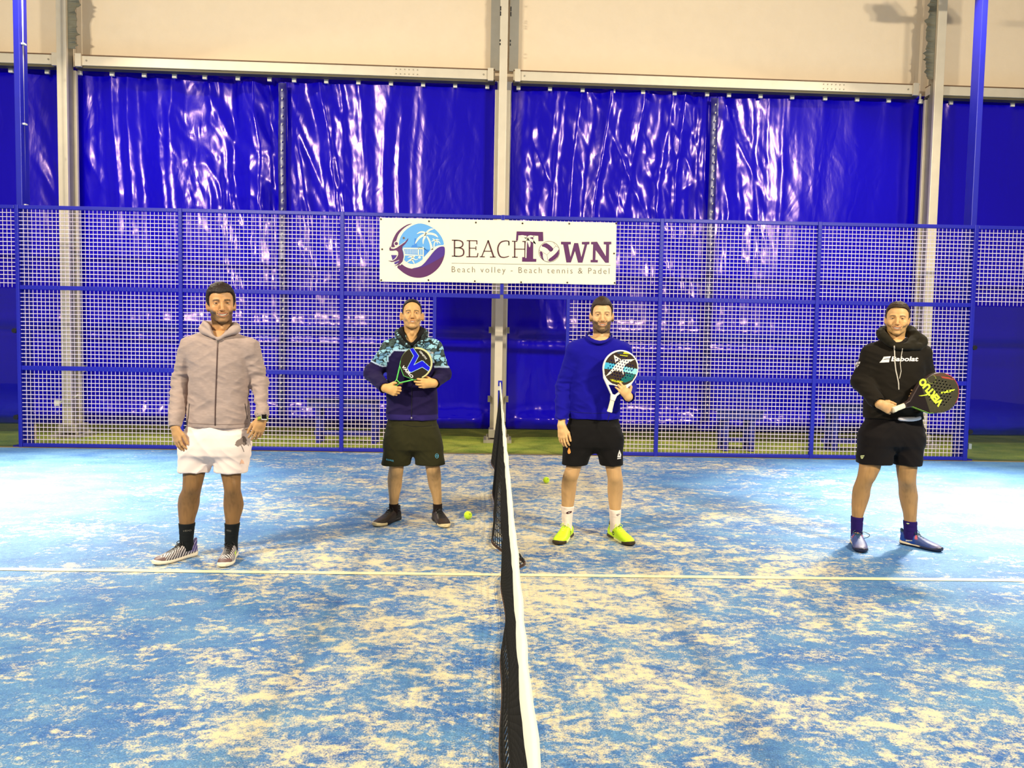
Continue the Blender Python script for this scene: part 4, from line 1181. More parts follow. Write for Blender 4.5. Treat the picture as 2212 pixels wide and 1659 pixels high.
# ------------------------------------------------------------------ shoe, local: x forward, y side, z up
def shoe(parent, ank, ang, spec, L=.295, lift=0.0):
    """ank = ankle axis position on the ground (x, y); ang = direction of the toe; spec colours"""
    ca, sa = math.cos(ang), math.sin(ang)
    k = L / .295
    def T(V):
        x = (V[:, 0] - .068) * k
        return np.stack([ank[0] + x * ca - V[:, 1] * sa * k, ank[1] + x * sa + V[:, 1] * ca * k, V[:, 2] + lift], -1)
    h = .0034
    G = Grid((-.02, -.07, -.02), (.32, .07, .15), h)
    rows = [(.000, 0, .044, .022, .036), (.018, 0, .047, .034, .043), (.05, 0, .052, .037, .050), (.09, .000, .052, .0375, .050), (.125, .002, .047, .040, .045),
            (.16, .003, .040, .044, .037), (.20, .004, .033, .048, .029), (.24, .003, .028, .047, .024), (.272, .001, .025, .038, .020), (.293, 0, .023, .022, .014)]
    G.op(stack([(a, b, c, d, e) for a, b, c, d, e in rows], 2.5, axis=0), .004)
    G.op(cone((.055, 0, .09), (.05, 0, .14), .034, .036), .006, 'sub')
    G.op(cone((.098, 0, .092), (.088, 0, .122), .022, .020, (V_(.6, 0, -.8), .35)), .006)   # tongue
    G.op(cone((.005, 0, .09), (.000, 0, .108), .014, .010), .01)                     # heel tab
    V, F = G.mesh()
    col = spec['upper'](V)
    sh = empty('shoe', (0, 0, 0)); sh.parent = parent
    sh.location = Vector(T(np.array([[.14, 0, 0]]))[0]) - Vector(parent.location)
    sh['_o'] = list(T(np.array([[.14, 0, 0]]))[0])
    quadmesh('upper', T(V), F, M_SHINY, sh, col)
    # sole
    G = Grid((-.03, -.07, -.02), (.33, .07, .06), h)
    sr = [(-.006, 0, .020, .020, .018), (.012, 0, .018, .036, .018), (.05, 0, .016, .040, .0165), (.10, .002, .014, .036, .0145), (.15, .004, .014, .043, .0145), (.20, .005, .014, .0515, .0145),
          (.245, .004, .016, .050, .0155), (.28, .001, .019, .040, .0165), (.303, 0, .023, .022, .0125)]
    G.op(stack(sr, 3.0, axis=0), .004)
    for i in range(12):
        G.op(cone((.01 + .024 * i, -.07, -.001), (.01 + .024 * i, .07, -.001), .0035, .0035), .002, 'sub')
    V, F = G.mesh(); V[:, 2] = np.maximum(V[:, 2], .0005)
    quadmesh('sole', T(V), F, M_SHINY, sh, spec['sole'](V))
    # laces
    b = MB()
    for i in range(5):
        x = .112 + .019 * i; z = .088 - .0095 * i + .008; w_ = .021 - .001 * i
        for s in (-1, 1):
            pts = [(x, s * w_, z - .012), (x + .006, s * w_ * .5, z - .001), (x + .016, -s * w_ * .35, z - .002), (x + .018, -s * w_ * .9, z - .014)]
            b.tube(pts, .0028, 5)
    kx, kz = .106, .104
    for s in (-1, 1):
        b.tube([(kx, 0, kz), (kx + .004, s * .018, kz + .012), (kx + .012, s * .034, kz - .002), (kx + .010, s * .022, kz - .012), (kx, 0, kz - .002)], .0026, 5)
        b.tube([(kx, 0, kz), (kx + .020, s * .014, kz - .004), (kx + .030, s * .030, kz - .03)], .0024, 5)
    for ex in spec.get('loop', []): b.tube(ex, .0022, 5)
    vv = T(np.array(b.v)); b.v = [tuple(q) for q in vv]
    b.build('laces', mat('laces_' + spec['name'], srgb(*spec['lace']), rough=.8), sh, smooth=True)
    return sh, T

# ------------------------------------------------------------------ person
def person(sp):
    Y = sp['Y']
    def P(u, v, dy=0.0): return aty(u, v, Y + dy)
    ppm = FOC / (Y - CP[1])
    zero = P(sp['mid'], sp['hem_v']); base = (zero[0], Y, 0)
    R = empty('person', base); tag(R, sp['label'], 'person')
    R['_o'] = list(base)
    def rows(rr, grow=0.0):
        out = []
        for r in rr:
            v, a, b, ry = r[:4]; dy = r[4] if len(r) > 4 else 0
            A, B = P(a, v, dy), P(b, v, dy)
            out.append(((A[2] + B[2]) / 2, (A[0] + B[0]) / 2, Y + dy, (B[0] - A[0]) / 2 + grow, ry + grow))
        return out
    # ---- head
    H = sp['head']
    Vh, Fh, Ch, (arc, sw, op) = head_mesh(H)
    eyes = P(*H['eyes'], -.02)     # point between the eyes, mid head depth
    S = H['scale']
    yaw = H.get('yaw', 0) + math.atan2(CP[0] - base[0], Y - CP[1])     # everyone looks at the photographer
    Rm = Matrix.Rotation(yaw, 3, 'Z') @ Matrix.Rotation(H.get('pitch', 0), 3, 'X') @ Matrix.Rotation(H.get('roll', 0), 3, 'Y')
    RR = np.array(Rm)
    def TH(V): return (V * S) @ RR.T + eyes + V_(0, .0, 0)
    VH = TH(Vh)
    hx = hair_mesh(H)
    quadmesh('hair', TH(hx[0]), hx[1], hair_material(H['hairc'], 'hair_' + sp['key']), R)
    for s in (-1, 1):
        bm = bmesh.new(); bmesh.ops.create_uvsphere(bm, u_segments=28, v_segments=20, radius=.0127)
        v = np.array([tuple(q.co) for q in bm.verts]); f = [tuple(q.index for q in p_.verts) for p_ in bm.faces]; bm.free()
        v = v @ np.array(Matrix.Rotation(math.radians(90), 3, 'X')).T
        c = np.tile(L_(206, 190, 168), (len(v), 1)); ang = np.arccos(np.clip(-(v[:, 1]) / .0127, -1, 1))
        c[ang < .56] = L_(*H.get('iris', (60, 36, 20))); c[ang < .26] = L_(10, 8, 8)
        w_ = TH(v + V_(s * .031, -.0745, 0))
        o = pydata('eye', w_, f, M_EYE, R, smooth=True)
        at = o.data.color_attributes.new('Col', 'FLOAT_COLOR', 'POINT'); c4 = np.ones((len(v), 4), np.float32); c4[:, :3] = c; at.data.foreach_set('color', c4.ravel())
    b = MB(); n = 22; vv = []
    for i in range(n):
        x = -sw * .88 + 2 * sw * .88 * i / (n - 1); p_ = arc(x); hh = .0058 * op * max(.0, 1 - (x / (sw * .92))**2)
        g = .0006 * abs(math.sin(x / .0072 * math.pi))
        for k, tz in enumerate((1, .4, -.2, -.72)):
            vv.append((x, p_[1] + .0022 - g + .0006 * (k - 1) ** 2, p_[2] + hh * tz * 1.02 + .0004))
    ff = [(i * 4 + k, (i + 1) * 4 + k, (i + 1) * 4 + k + 1, i * 4 + k + 1) for i in range(n - 1) for k in range(3)]
    pydata('teeth', TH(np.array(vv)), ff, M_TEETH, R, smooth=True)
    # ---- body (one mesh with the head): coarse trunk and limbs, finer hands
    sk = L_(*H['skin']); leg_c = L_(*sp['legc'])
    G = Grid(P(sp['box'][0], sp['box'][3], .0) * V_(1, 0, 0) + V_(0, Y - .30, .03), P(sp['box'][1], sp['box'][2], 0) * V_(1, 0, 1) + V_(0, Y + .25, 0), .0062)
    tr = rows(sp['torso']); tr = [(a, b, c, d * .80, e * .80) for a, b, c, d, e in tr]
    G.op(stack(tr, 2.2), .01)
    for L in sp['legs']:
        lr = rows(L['rows'])
        G.op(stack(lr, 2.0), .012)
        kn = L['knee']; K = P(*kn[:2], -.045); G.op(ell(K, (.030, .026, .034)), .03)
        ft = L['foot']; dirx, diry = math.cos(ft['ang']), math.sin(ft['ang'])
        low = min(lr); ax0, ay0 = low[1], low[2]
        G.op(cone((ax0, ay0, low[0] + .01), (ax0 + dirx * .10, ay0 + diry * .10, .045), .030, .024), .02)
        L['ank'] = (ax0, ay0)
    hands = []
    for A in sp['arms']:
        s_, e_, w_ = P(*A['sh']), P(*A['el']), P(*A['wr'])
        G.op(cone(s_, e_, .046, .036), .03); G.op(cone(e_, w_, .035, .022), .02)
        hands.append((A, s_, e_, w_))
    V1, F1 = G.mesh()
    n1 = fbm(V1, 14, 5); ll = V1[:, 2] < .78
    C1 = np.where(ll[:, None], leg_c, sk) * (1 + .06 * n1)[:, None]
    if sp.get('leghair', 0):
        q = vnoise(V1, (130, 130, 26), 6) ; msk = ll & (V1[:, 2] < .62)
        C1 = mixc(C1, leg_c * .55, sp['leghair'] * sstep(.05, .6, q) * msk)
    Vs, Fs, Cs = [VH, V1], [Fh, F1], [Ch, C1]
    for A, s_, e_, w_ in hands:
        D = A.get('D'); D = (w_ - e_) if D is None else np.array(D, float); D = D / np.linalg.norm(D)
        c = w_ + D * .07
        Gh = Grid(c - .135, c + .135, .0027)
        hs = A.get('hs', 1.0)
        hand(Gh, w_, D, A['N'], A['S'], hs, A.get('curl', (.25, .35, .3)), A.get('curls'), A.get('spread', .04), A.get('thumb', ((.75, .6, .25), (.9, .35, .3))), .0)
        Gh.op(cone(w_ - (w_ - e_) / np.linalg.norm(w_ - e_) * .09, w_, .0285, .0245), .012)
        v, f = Gh.mesh()
        cc_ = np.tile(L_(*sp.get('handc', H['skin'])), (len(v), 1)) * (1 + .07 * fbm(v, 70, 2))[:, None]
        Vs.append(v); Fs.append(f); Cs.append(cc_)
    off = 0; FF = []
    for v, f in zip(Vs, Fs): FF.append(f + off); off += len(v)
    quadmesh('body', np.concatenate(Vs), np.concatenate(FF), M_SKIN, R, np.clip(np.concatenate(Cs), 0, 1))
    # ---- top garment
    g = sp['top']
    G = Grid(P(sp['box'][0], sp['hem_v'] + 14, 0) * V_(1, 0, 1) + V_(0, Y - .34, 0), P(sp['box'][1], sp['neck_v'], 0) * V_(1, 0, 1) + V_(0, Y + .26, 0), g.get('h', .0048))
    tr = rows(sp['torso']); G.op(stack(tr, 2.35), .01)
    for q in g.get('bulges', []): G.op(ell(P(*q[0]), q[1]), q[2])
    nb = P(*sp['neckbase'])
    for A, s_, e_, w_ in hands:
        rs = A.get('r', (.066, .058, .050, .040))
        G.op(cone(nb + V_(0, .02, -.035), s_ + V_(0, 0, .012), .052, rs[0] * .86, (V_(0, 1, 0), 1.0)), .05)
        G.op(cone(s_, e_, rs[0], rs[1]), A.get('k', .03))
        dd = (w_ - e_) / np.linalg.norm(w_ - e_)
        G.op(cone(e_, w_ - dd * A.get('cuff', .0), rs[2] + .004, rs[3]), .025)
        # open cuff: recess round the wrist
        def past(X, Y_, Z, w_=w_, dd=dd, r_=rs[3] + .016):
            px, py, pz = X - w_[0], Y_ - w_[1], Z - w_[2]; t = px * dd[0] + py * dd[1] + pz * dd[2]
            return np.maximum(np.maximum(-t, t - .11), np.sqrt(np.maximum(px*px + py*py + pz*pz - t*t, 0)) - r_)
        G.op(wrap(past, np.minimum(w_, w_ + dd * .11) - rs[3] - .016, np.maximum(w_, w_ + dd * .11) + rs[3] + .016), .003, 'sub')
        G.op(cone(w_ - dd * .015, w_ + dd * .02, rs[3] - .006, rs[3] - .005), .003, 'sub')
    nk = g['neck']       # neck hole
    for q in nk: G.op(ell(P(*q[0]), q[1]), .008, 'sub')
    zb = P(sp['mid'], sp['hem_v'])[2]
    G.op(wrap(lambda X, Y_, Z: Z - (zb + sp.get('tilt', 0) * (X - zero[0])) + 0 * X + 0 * Y_, (zero[0] - .35, Y - .3, zb - .2), (zero[0] + .35, Y + .3, zb)), .003, 'sub')
    V, F = G.mesh(); N = normals(V, F)
    wa = g.get('wr', .006)
    seed = sp['seed']
    q1 = 1 - np.abs(vnoise(np.stack([V[:, 0] * 1 + V[:, 2] * .55, V[:, 1], V[:, 2] - V[:, 0] * .5], -1), (7, 6, 16), seed)) * 2
    q2 = 1 - np.abs(vnoise(np.stack([V[:, 0] - V[:, 2] * .6, V[:, 1], V[:, 2] + V[:, 0] * .45], -1), (9, 8, 26), seed + 3)) * 2
    q3 = vnoise(V, (10, 10, 55), seed + 8)
    arm = np.zeros(len(V))
    for A, s_, e_, w_ in hands:
        arm = np.maximum(arm, np.exp(-(np.linalg.norm(V - e_, axis=1) / .12)**2)); arm = np.maximum(arm, .8 * np.exp(-(np.linalg.norm(V - (w_ * .8 + e_ * .2), axis=1) / .07)**2))
    pit = np.exp(-((V[:, 2] - (zb + .10)) / .13)**2)
    disp = wa * (.62 * q1 * (.5 + .6 * pit) + .42 * q2 * (.5 + .6 * arm)) + wa * .75 * q3 * arm - wa * .2
    V = V + N * disp[:, None]
    col = g['col'](V, sp, P)
    quadmesh(g['name'], V, F, g.get('mat', M_CLOTH), R, col)
    bvh_top = BVHTree.FromPolygons(V.tolist(), F.tolist())
    # ---- shorts
    s = sp['shorts']
    allv = [r[0] for r in s['pelvis']] + [r[0] for L in s['legs'] for r in L]
    G = Grid(P(sp['box'][0], max(allv) + 8, 0) * V_(1, 0, 1) + V_(0, Y - .24, 0), P(sp['box'][1], min(allv) - 4, 0) * V_(1, 0, 1) + V_(0, Y + .24, 0), .0052)
    pv = rows(s['pelvis']); lo_ = min(pv); pv += [(lo_[0] - .05, lo_[1], lo_[2], lo_[3] * .72, lo_[4] * .5)]
    G.op(stack(pv, 2.4), .01)
    for L in s['legs']:
        lw = sorted(rows(L)); hi_ = lw[-1]; lw.append((hi_[0] + .06, hi_[1] + (zero[0] - hi_[1]) * .12, hi_[2], hi_[3] * .82, hi_[4] * .86)); G.op(stack(lw, 2.3), .035)
    for L in s['legs']:
        rr = sorted(rows(L))
        z0_ = rr[0][0]; G.op(stack([(z0_ - .02, rr[0][1], rr[0][2], rr[0][3] - .009, rr[0][4] - .009), (z0_ + .05, rr[1][1] * .3 + rr[0][1] * .7, rr[0][2], rr[0][3] - .010, rr[0][4] - .010)], 2.3), .003, 'sub')
    V, F = G.mesh(); N = normals(V, F); wb = s.get('wr', .006)
    q1 = 1 - np.abs(vnoise(np.stack([V[:, 0] + V[:, 2] * .8, V[:, 1], V[:, 2]], -1), (13, 8, 6), seed + 30)) * 2
    q2 = 1 - np.abs(vnoise(np.stack([V[:, 0] * 1, V[:, 1], V[:, 2] + np.abs(V[:, 0] - zero[0]) * .8], -1), (9, 8, 17), seed + 33)) * 2
    V = V + N * (wb * (.5 * q1 + .5 * q2))[:, None]
    quadmesh('shorts', V, F, s.get('mat', M_CLOTH), R, s['col'](V, sp, P))
    bvh_sh = BVHTree.FromPolygons(V.tolist(), F.tolist())
    # ---- socks and shoes
    for L in sp['legs']:
        so = L['sock']; lr = sorted(rows(L['rows'])); A = np.array(lr)
        zt = P((L['rows'][-1][1]), so)[2]
        zz = np.linspace(.05, zt, 7)
        rr = [(z, np.interp(z, A[:, 0], A[:, 1]), np.interp(z, A[:, 0], A[:, 2]), np.interp(z, A[:, 0], A[:, 3]) + .005, np.interp(z, A[:, 0], A[:, 4]) + .005) for z in zz]
        cx, cy = rr[3][1], rr[3][2]
        G = Grid((cx - .09, cy - .1, .03), (cx + .09, cy + .1, zt + .02), .0036); G.op(stack(rr, 2.0), .003)
        V, F = G.mesh(); N = normals(V, F); V = V + N * (.0012 * vnoise(V, (20, 20, 90), 3))[:, None]
        cs = np.tile(L_(*sp['sockc']), (len(V), 1)); quadmesh('sock', V, F, M_CLOTH, R, cs)
        L['bvh'] = BVHTree.FromPolygons(V.tolist(), F.tolist())
        shoe(R, L['ank'], L['foot']['ang'], sp['shoe'](L['foot']), L['foot'].get('L', .295))
    return dict(R=R, P=P, Y=Y, top=bvh_top, shorts=bvh_sh, hands=hands, sp=sp, TH=TH, legs=sp['legs'])

def project(bvh, pts, y0, lift=.0025):
    """lay points of a flat print onto the surface behind it, straight along the depth axis"""
    out = []; last = None
    for p in pts:
        d = np.array(p, float) - CP; d /= np.linalg.norm(d)
        h = bvh.ray_cast(Vector(CP), Vector(d))
        t = (np.array(h[0]) - CP) @ d if h[0] is not None else (last if last is not None else np.linalg.norm(np.array(p) - CP))
        last = t; out.append(tuple(CP + d * (t - lift)))
    return out
def decal_poly(pr, which, pts, m_, name, lift=.0025, sub=4):
    """closed outline in photo pixels, laid on a garment as a thin print"""
    bm = bmesh.new(); vs = [bm.verts.new(tuple(pr['P'](u, v))) for u, v in pts]; bm.faces.new(vs)
    bmesh.ops.triangulate(bm, faces=bm.faces[:])
    bmesh.ops.subdivide_edges(bm, edges=bm.edges[:], cuts=sub, use_grid_fill=True)
    V = [tuple(x.co) for x in bm.verts]; bm.verts.index_update(); F = [tuple(x.index for x in q.verts) for q in bm.faces]; bm.free()
    return pydata(name, project(which, V, pr['Y'], lift), F, m_, pr['R'])
def decal_text(pr, which, body, c0, c1, hgt, m_, name, off=0.01, shear=0.0, lift=.003):
    """text from pixel c0 to pixel c1 (baseline), hgt pixels tall"""
    tv, tf, _ = text_mesh(body, off, 1.0, shear)
    c0, c1 = np.array(c0, float), np.array(c1, float); d = c1 - c0; L = np.linalg.norm(d); d /= L; up = V_(d[1], -d[0])
    V = []
    for x, y in tv:
        q = c0 + d * x * L + up * y * hgt; V.append(pr['P'](q[0], q[1]))
    return pydata(name, project(which, V, pr['Y'], lift), tf, m_, pr['R'])

# ------------------------------------------------------------------ padel racket, local: x across, y along (0 = butt), z out of the face
def racket(label, butt, tip, yb, yt, colfn, spec, tilt=0.0):
    """butt and tip in photo pixels with their depths; the face looks at the viewer"""
    A, B = aty(*butt, yb), aty(*tip, yt)
    ax = (B - A); Lr = np.linalg.norm(ax); ax /= Lr
    toc = V_(tilt, -1, 0); zf = toc - ax * (toc @ ax); zf /= np.linalg.norm(zf); xs_ = np.cross(ax, zf)
    k = Lr / .455
    def T(V): return A + (np.outer(V[:, 0], xs_) + np.outer(V[:, 1], ax) + np.outer(V[:, 2], zf)) * k
    R = empty('padel_racket', tuple(A)); tag(R, label, 'racket', 'padel rackets held by the players'); R['_o'] = list(A)
    rx, ry, cy = spec.get('rx', .127), spec.get('ry', .130), .322
    jy, gl = spec.get('jy', .235), spec.get('gl', .128); ay = gl + .018; y0_ = gl - .02
    def d2(X, Y):
        e = (np.sqrt((X / rx)**2 + ((Y - cy) / ry)**2) - 1) * min(rx, ry)
        # throat: trapezoid from the handle to the head, with its opening
        hw = np.interp(Y, [y0_, ay, jy, jy + .05], [.016, .022, rx * .80, rx * .93])
        t = np.maximum(np.abs(X) - hw, np.maximum(y0_ - Y, Y - (jy + .05)))
        hole = np.maximum(np.abs(X) - (hw - spec.get('aw', .017)), np.maximum((ay + .006) - Y, Y - spec.get('hy', jy - .028) - spec.get('hc', -.15) * np.abs(X)))
        if spec.get('hole', True): t = np.maximum(t, -hole)
        e2 = np.minimum(e, t)
        return e2
    th = .0185
    def body(X, Y, Z):
        d = d2(X, Y) + 0 * Z; w_ = np.abs(Z) - th + 0 * d
        a = np.maximum(d + .005, 0); b = np.maximum(w_ + .005, 0)
        return np.sqrt(a*a + b*b) + np.minimum(np.maximum(d + .005, w_ + .005), 0) - .005
    G = Grid((-.14, .06, -.026), (.14, .47, .026), .0019)
    G.op(wrap(body, (-.135, .07, -.02), (.135, .46, .02)), .001)
    for (hx, hy) in spec['holes']:
        G.op(wrap(lambda X, Y, Z, hx=hx, hy=hy: np.sqrt((X - hx)**2 + (Y - hy)**2) - spec.get('hr', .0052) + 0 * Z, (hx - .006, hy - .006, -.03), (hx + .006, hy + .006, .03)), .0008, 'sub')
    V, F = G.mesh(); N = normals(V, F)
    C = colfn(V, N, d2(V[:, 0], V[:, 1]))
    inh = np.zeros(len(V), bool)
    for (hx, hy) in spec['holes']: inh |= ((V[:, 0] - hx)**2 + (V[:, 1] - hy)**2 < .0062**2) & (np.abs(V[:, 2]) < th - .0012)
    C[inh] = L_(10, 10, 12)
    quadmesh('frame_and_face', T(V), F, M_PAINT, R, np.clip(C, 0, 1))
    # grip
    G = Grid((-.03, -.01, -.03), (.03, .14, .03), .0022)
    G.op(stack([(.0, 0, 0, .0185, .0165), (.012, 0, 0, .0185, .0165), (.02, 0, 0, .0165, .0145), (gl, 0, 0, .0155, .0135)], 3.2, axis=1), .002)
    V, F = G.mesh(); N = normals(V, F)
    V = V + N * (.00025 * np.sin((V[:, 1] + V[:, 0] * .35) / .014 * 2 * math.pi))[:, None]
    quadmesh('grip', T(V), F, M_CLOTH, R, np.tile(L_(*spec['grip']), (len(V), 1)))
    G = Grid((-.03, gl - .02, -.03), (.03, gl + .02, .03), .0022); G.op(stack([(gl - .005, 0, 0, .0185, .0165), (gl + .008, 0, 0, .0185, .0165)], 3, axis=1), .002)
    V, F = G.mesh(); quadmesh('collar_ring', T(V), F, M_SHINY, R, np.tile(L_(*spec.get('ring', (14, 12, 14))), (len(V), 1)))
    return R, T, th
def worley(p, scale, seed=0):
    q = np.asarray(p) * np.asarray(scale, float); i0 = np.floor(q).astype(np.int64)
    f1 = np.full(len(q), 9.0); f2 = np.full(len(q), 9.0); cid = np.zeros(len(q))
    for dx in (-1, 0, 1):
        for dy in (-1, 0, 1):
            for dz in (-1, 0, 1):
                c = i0 + [dx, dy, dz]
                o = np.stack([_hash(c[:, 0], c[:, 1], c[:, 2], seed + k) for k in (1, 2, 3)], -1)
                d = np.abs(q - (c + o)).sum(1); r = _hash(c[:, 0], c[:, 1], c[:, 2], seed + 9)
                n_ = d < f1; f2 = np.where(n_, f1, np.minimum(f2, d)); cid = np.where(n_, r, cid); f1 = np.where(n_, d, f1)
    return f1, f2, cid
def plain(c, var=.05, sc=40, edge=None):
    def fn(V, sp, P): return np.clip(np.tile(L_(*c), (len(V), 1)) * (1 + var * vnoise(V, sc, 2))[:, None], 0, 1)
    return fn
def heather(c, var=.10):
    def fn(V, sp, P):
        b = np.tile(L_(*c), (len(V), 1)) * (1 + var * vnoise(V, (60, 60, 260), 2) + .05 * vnoise(V, 18, 5))[:, None]
        return np.clip(b, 0, 1)
    return fn

# ---------------- shoes
def sole2(main, toe, toex, heel=None):
    def fn(V):
        C = np.tile(L_(*main), (len(V), 1)); C = mixc(C, L_(*toe), sstep(toex, toex + .01, V[:, 0] - .25 * np.abs(V[:, 1])))
        if heel: C = mixc(C, L_(*heel), sstep(.12, .10, V[:, 0]) * (V[:, 2] > .008))
        return C
    return fn
def zebra(flash):
    def fn(V):
        x, y, z = V.T
        s = np.sin((x * 1.0 - np.abs(y) * .9 + .5 * z) * 330 + 2.2 * vnoise(V, 26, 4)); C = mixc(np.tile(L_(44, 36, 44), (len(V), 1)), L_(214, 204, 200), sstep(.0, .35, s))
        C = mixc(C, L_(84, 74, 150), .7 * sstep(.09, .05, x) * sstep(.03, .05, z))
        C = mixc(C, L_(104, 78, 78), sstep(.245, .255, x + .12 * z) * sstep(.052, .045, z))
        C = mixc(C, L_(20, 14, 16), sstep(.026, .021, np.abs(y)) * sstep(.21, .20, x) * sstep(.03, .05, z) * sstep(.06, .075, x))
        if flash: C = mixc(C, L_(214, 240, 60), sstep(.18, .15, x) * sstep(.09, .11, x) * (y * flash > .02) * (z < .06))
        return C
    return fn
def sh1(ft): return dict(name='black', upper=zebra(ft.get('flash', 0)), sole=sole2((236, 222, 196), (244, 232, 204), .2), lace=(18, 16, 16))
def sh2(ft):
    def up(V):
        x, y, z = V.T; C = np.tile(L_(52, 42, 34), (len(V), 1)) * (1 + .2 * vnoise(V, 60, 3))[:, None]
        C = mixc(C, L_(20, 18, 18), sstep(.028, .02, np.abs(y)) * sstep(.22, .2, x)); C = mixc(C, L_(24, 22, 22), sstep(.10, .07, x)); return C
    return dict(name='dark', upper=up, sole=sole2((26, 22, 20), (226, 206, 158), .195), lace=(14, 12, 12))
def sh3(ft):
    def up(V):
        x, y, z = V.T; C = np.tile(L_(206, 244, 34), (len(V), 1)) * (1 + .05 * vnoise(V, 60, 3))[:, None]
        C = mixc(C, L_(44, 40, 20), sstep(.088, .094, z)); C = mixc(C, L_(190, 214, 60), sstep(.028, .022, z) * .6)
        d = np.sqrt(((x - .105) / .016)**2 + ((z - .050) / .014)**2); C = mixc(C, L_(30, 44, 16), (d < 1) * (d > .42) * (np.abs(y) > .028)); return C
    return dict(name='neon', upper=up, sole=sole2((226, 226, 150), (58, 46, 22), .215, (60, 50, 30)), lace=(222, 250, 90))
def sh4(ft):
    def up(V):
        x, y, z = V.T; C = np.tile(L_(58, 74, 128), (len(V), 1)) * (1 + .1 * vnoise(V, 60, 3))[:, None]
        C = mixc(C, L_(104, 100, 130), .7 * sstep(.22, .28, x)); C = mixc(C, L_(22, 62, 140), sstep(.13, .11, x))
        st = (np.abs(x - .075) < .024) * (np.abs(y) > .022) * ((np.abs(z - .056 - .25 * (x - .07)) < .0045) | (np.abs(z - .042 - .25 * (x - .07)) < .004))
        C = mixc(C, L_(240, 226, 200), st); C = mixc(C, L_(196, 84, 96), (np.abs(x - .125) < .010) * (z > .06) * (np.abs(y) > .018) * .9); C = mixc(C, L_(16, 56, 84), sstep(.085, .095, z)); return C
    def so(V):
        x, y, z = V.T; C = np.tile(L_(24, 26, 52), (len(V), 1)); C = mixc(C, L_(232, 208, 166), sstep(.165, .145, x) * (z > .014 + .0 * x)); return C
    return dict(name='teal', upper=up, sole=so, lace=(20, 66, 84), loop=ft.get('loop', []))

RAD = math.radians
HL_STD = [(-.13, .074), (-.080, .070), (-.060, .062), (-.040, .040), (-.030, .012), (-.026, -.020), (-.014, -.030), (-.008, .004), (.016, .012), (.030, -.010), (.045, -.055), (.090, -.075), (.16, -.06), (.16, .2), (-.13, .2)]

# ---------------- the man in grey
P1 = dict(key='grey', seed=3, Y=.29, mid=471, hem_v=921, neck_v=688, neckbase=(471, 724), box=(352, 588, 700, 1240), tilt=-.01,
    label='smiling dark haired man in grey zipped hooded jacket and white shorts, at left',
    head=dict(skin=(198, 148, 98), hairc=(38, 24, 14), brow=(44, 28, 16), beardc=(58, 40, 20), lip=(176, 106, 84), beard=.85, must=.6, full=.25, side=.8, smile=1.12, open=1.15, fx=1.0, jaw=.92,
              eyes=(477.5, 655), scale=1.06, yaw=RAD(3), roll=RAD(-3), pitch=RAD(2), iris=(50, 28, 14), eye=.85, ear=.001, browt=1.6, neck=.054,
              hairline=[(-.13, .066), (-.078, .062), (-.056, .055), (-.042, .038), (-.034, .012), (-.032, -.022), (-.016, -.030), (-.008, .004), (.016, .012), (.030, -.010), (.045, -.055), (.090, -.075), (.16, -.06), (.16, .2), (-.13, .2)], hth=.010, top=.012, arch=.012),
    torso=[(714, 446, 498, .07), (724, 425, 520, .08), (736, 408, 542, .10), (762, 405, 543, .118), (790, 409, 540, .120), (830, 411, 537, .115), (870, 409, 537, .112), (905, 407, 537, .118), (936, 406, 537, .118)],
    arms=[dict(sh=(408, 752), el=(389, 826, .03), wr=(378, 923, -.11), r=(.062, .053, .050, .036), N=(.55, .85, 0), S=(.85, -.5, 0), D=(.22, -.12, -1), curl=(.22, .38, .3), thumb=((.9, .5, .25), (1, .1, .25)), hs=1.0, k=.018),
          dict(sh=(541, 754), el=(561, 828, .03), wr=(567, 902, -.09), r=(.062, .052, .047, .035), N=(-.55, .85, 0), S=(-.85, -.5, 0), D=(-.30, -.12, -1), curl=(.22, .38, .3), thumb=((.9, .5, .25), (1, .1, .25)), hs=1.0)],
    top=dict(name='hooded_jacket', col=heather((168, 148, 140)), neck=[((471, 697, -.075), V_(.050, .075, .092)), ((471, 690, .0), V_(.06, .07, .07))], wr=.0115),
    shorts=dict(pelvis=[(905, 412, 530, .095), (922, 405, 534, .105), (942, 397, 538, .120), (965, 394, 536, .122), (980, 394, 534, .115)], legs=[[(960, 392, 466, .112), (990, 390, 462, .10), (1018, 388, 453, .092)], [(960, 468, 538, .112), (990, 467, 536, .10), (1018, 465, 533, .092)]],
                col=plain((244, 224, 214), .02), wr=.008),
    legs=[dict(rows=[(925, 402, 468, .09), (960, 400, 462, .095), (1000, 396, 450, .08), (1019, 396, 443, .066, -.01), (1040, 396, 438, .060, -.02), (1056, 395, 434, .058, -.02), (1072, 387, 431, .060, 0), (1088, 385, 430, .064, .02), (1105, 386, 426, .058, .02), (1120, 387, 421, .048, .01), (1140, 389, 418, .042, .01), (1165, 391, 415, .042, .01), (1185, 391, 415, .045, .01)],
               knee=(416, 1050), sock=1130, foot=dict(ang=RAD(-124), L=.29)),
          dict(rows=[(925, 472, 538, .09), (960, 473, 530, .095), (1000, 476, 524, .08), (1020, 477, 520, .066, -.01), (1040, 482, 519, .06, -.02), (1060, 485.5, 519, .058, -.02), (1075, 484, 523, .06, 0), (1090, 483.5, 526, .064, .02), (1105, 485, 523, .058, .02), (1120, 487, 518, .048, .01), (1140, 488, 515, .042, .01), (1165, 488, 511, .042, .01), (1185, 488, 511, .045, .01)],
               knee=(502, 1052), sock=1130, foot=dict(ang=RAD(-84), L=.29, flash=1))],
    legc=(134, 98, 58), leghair=.35, handc=(196, 150, 100), sockc=(16, 20, 22), shoe=sh1)

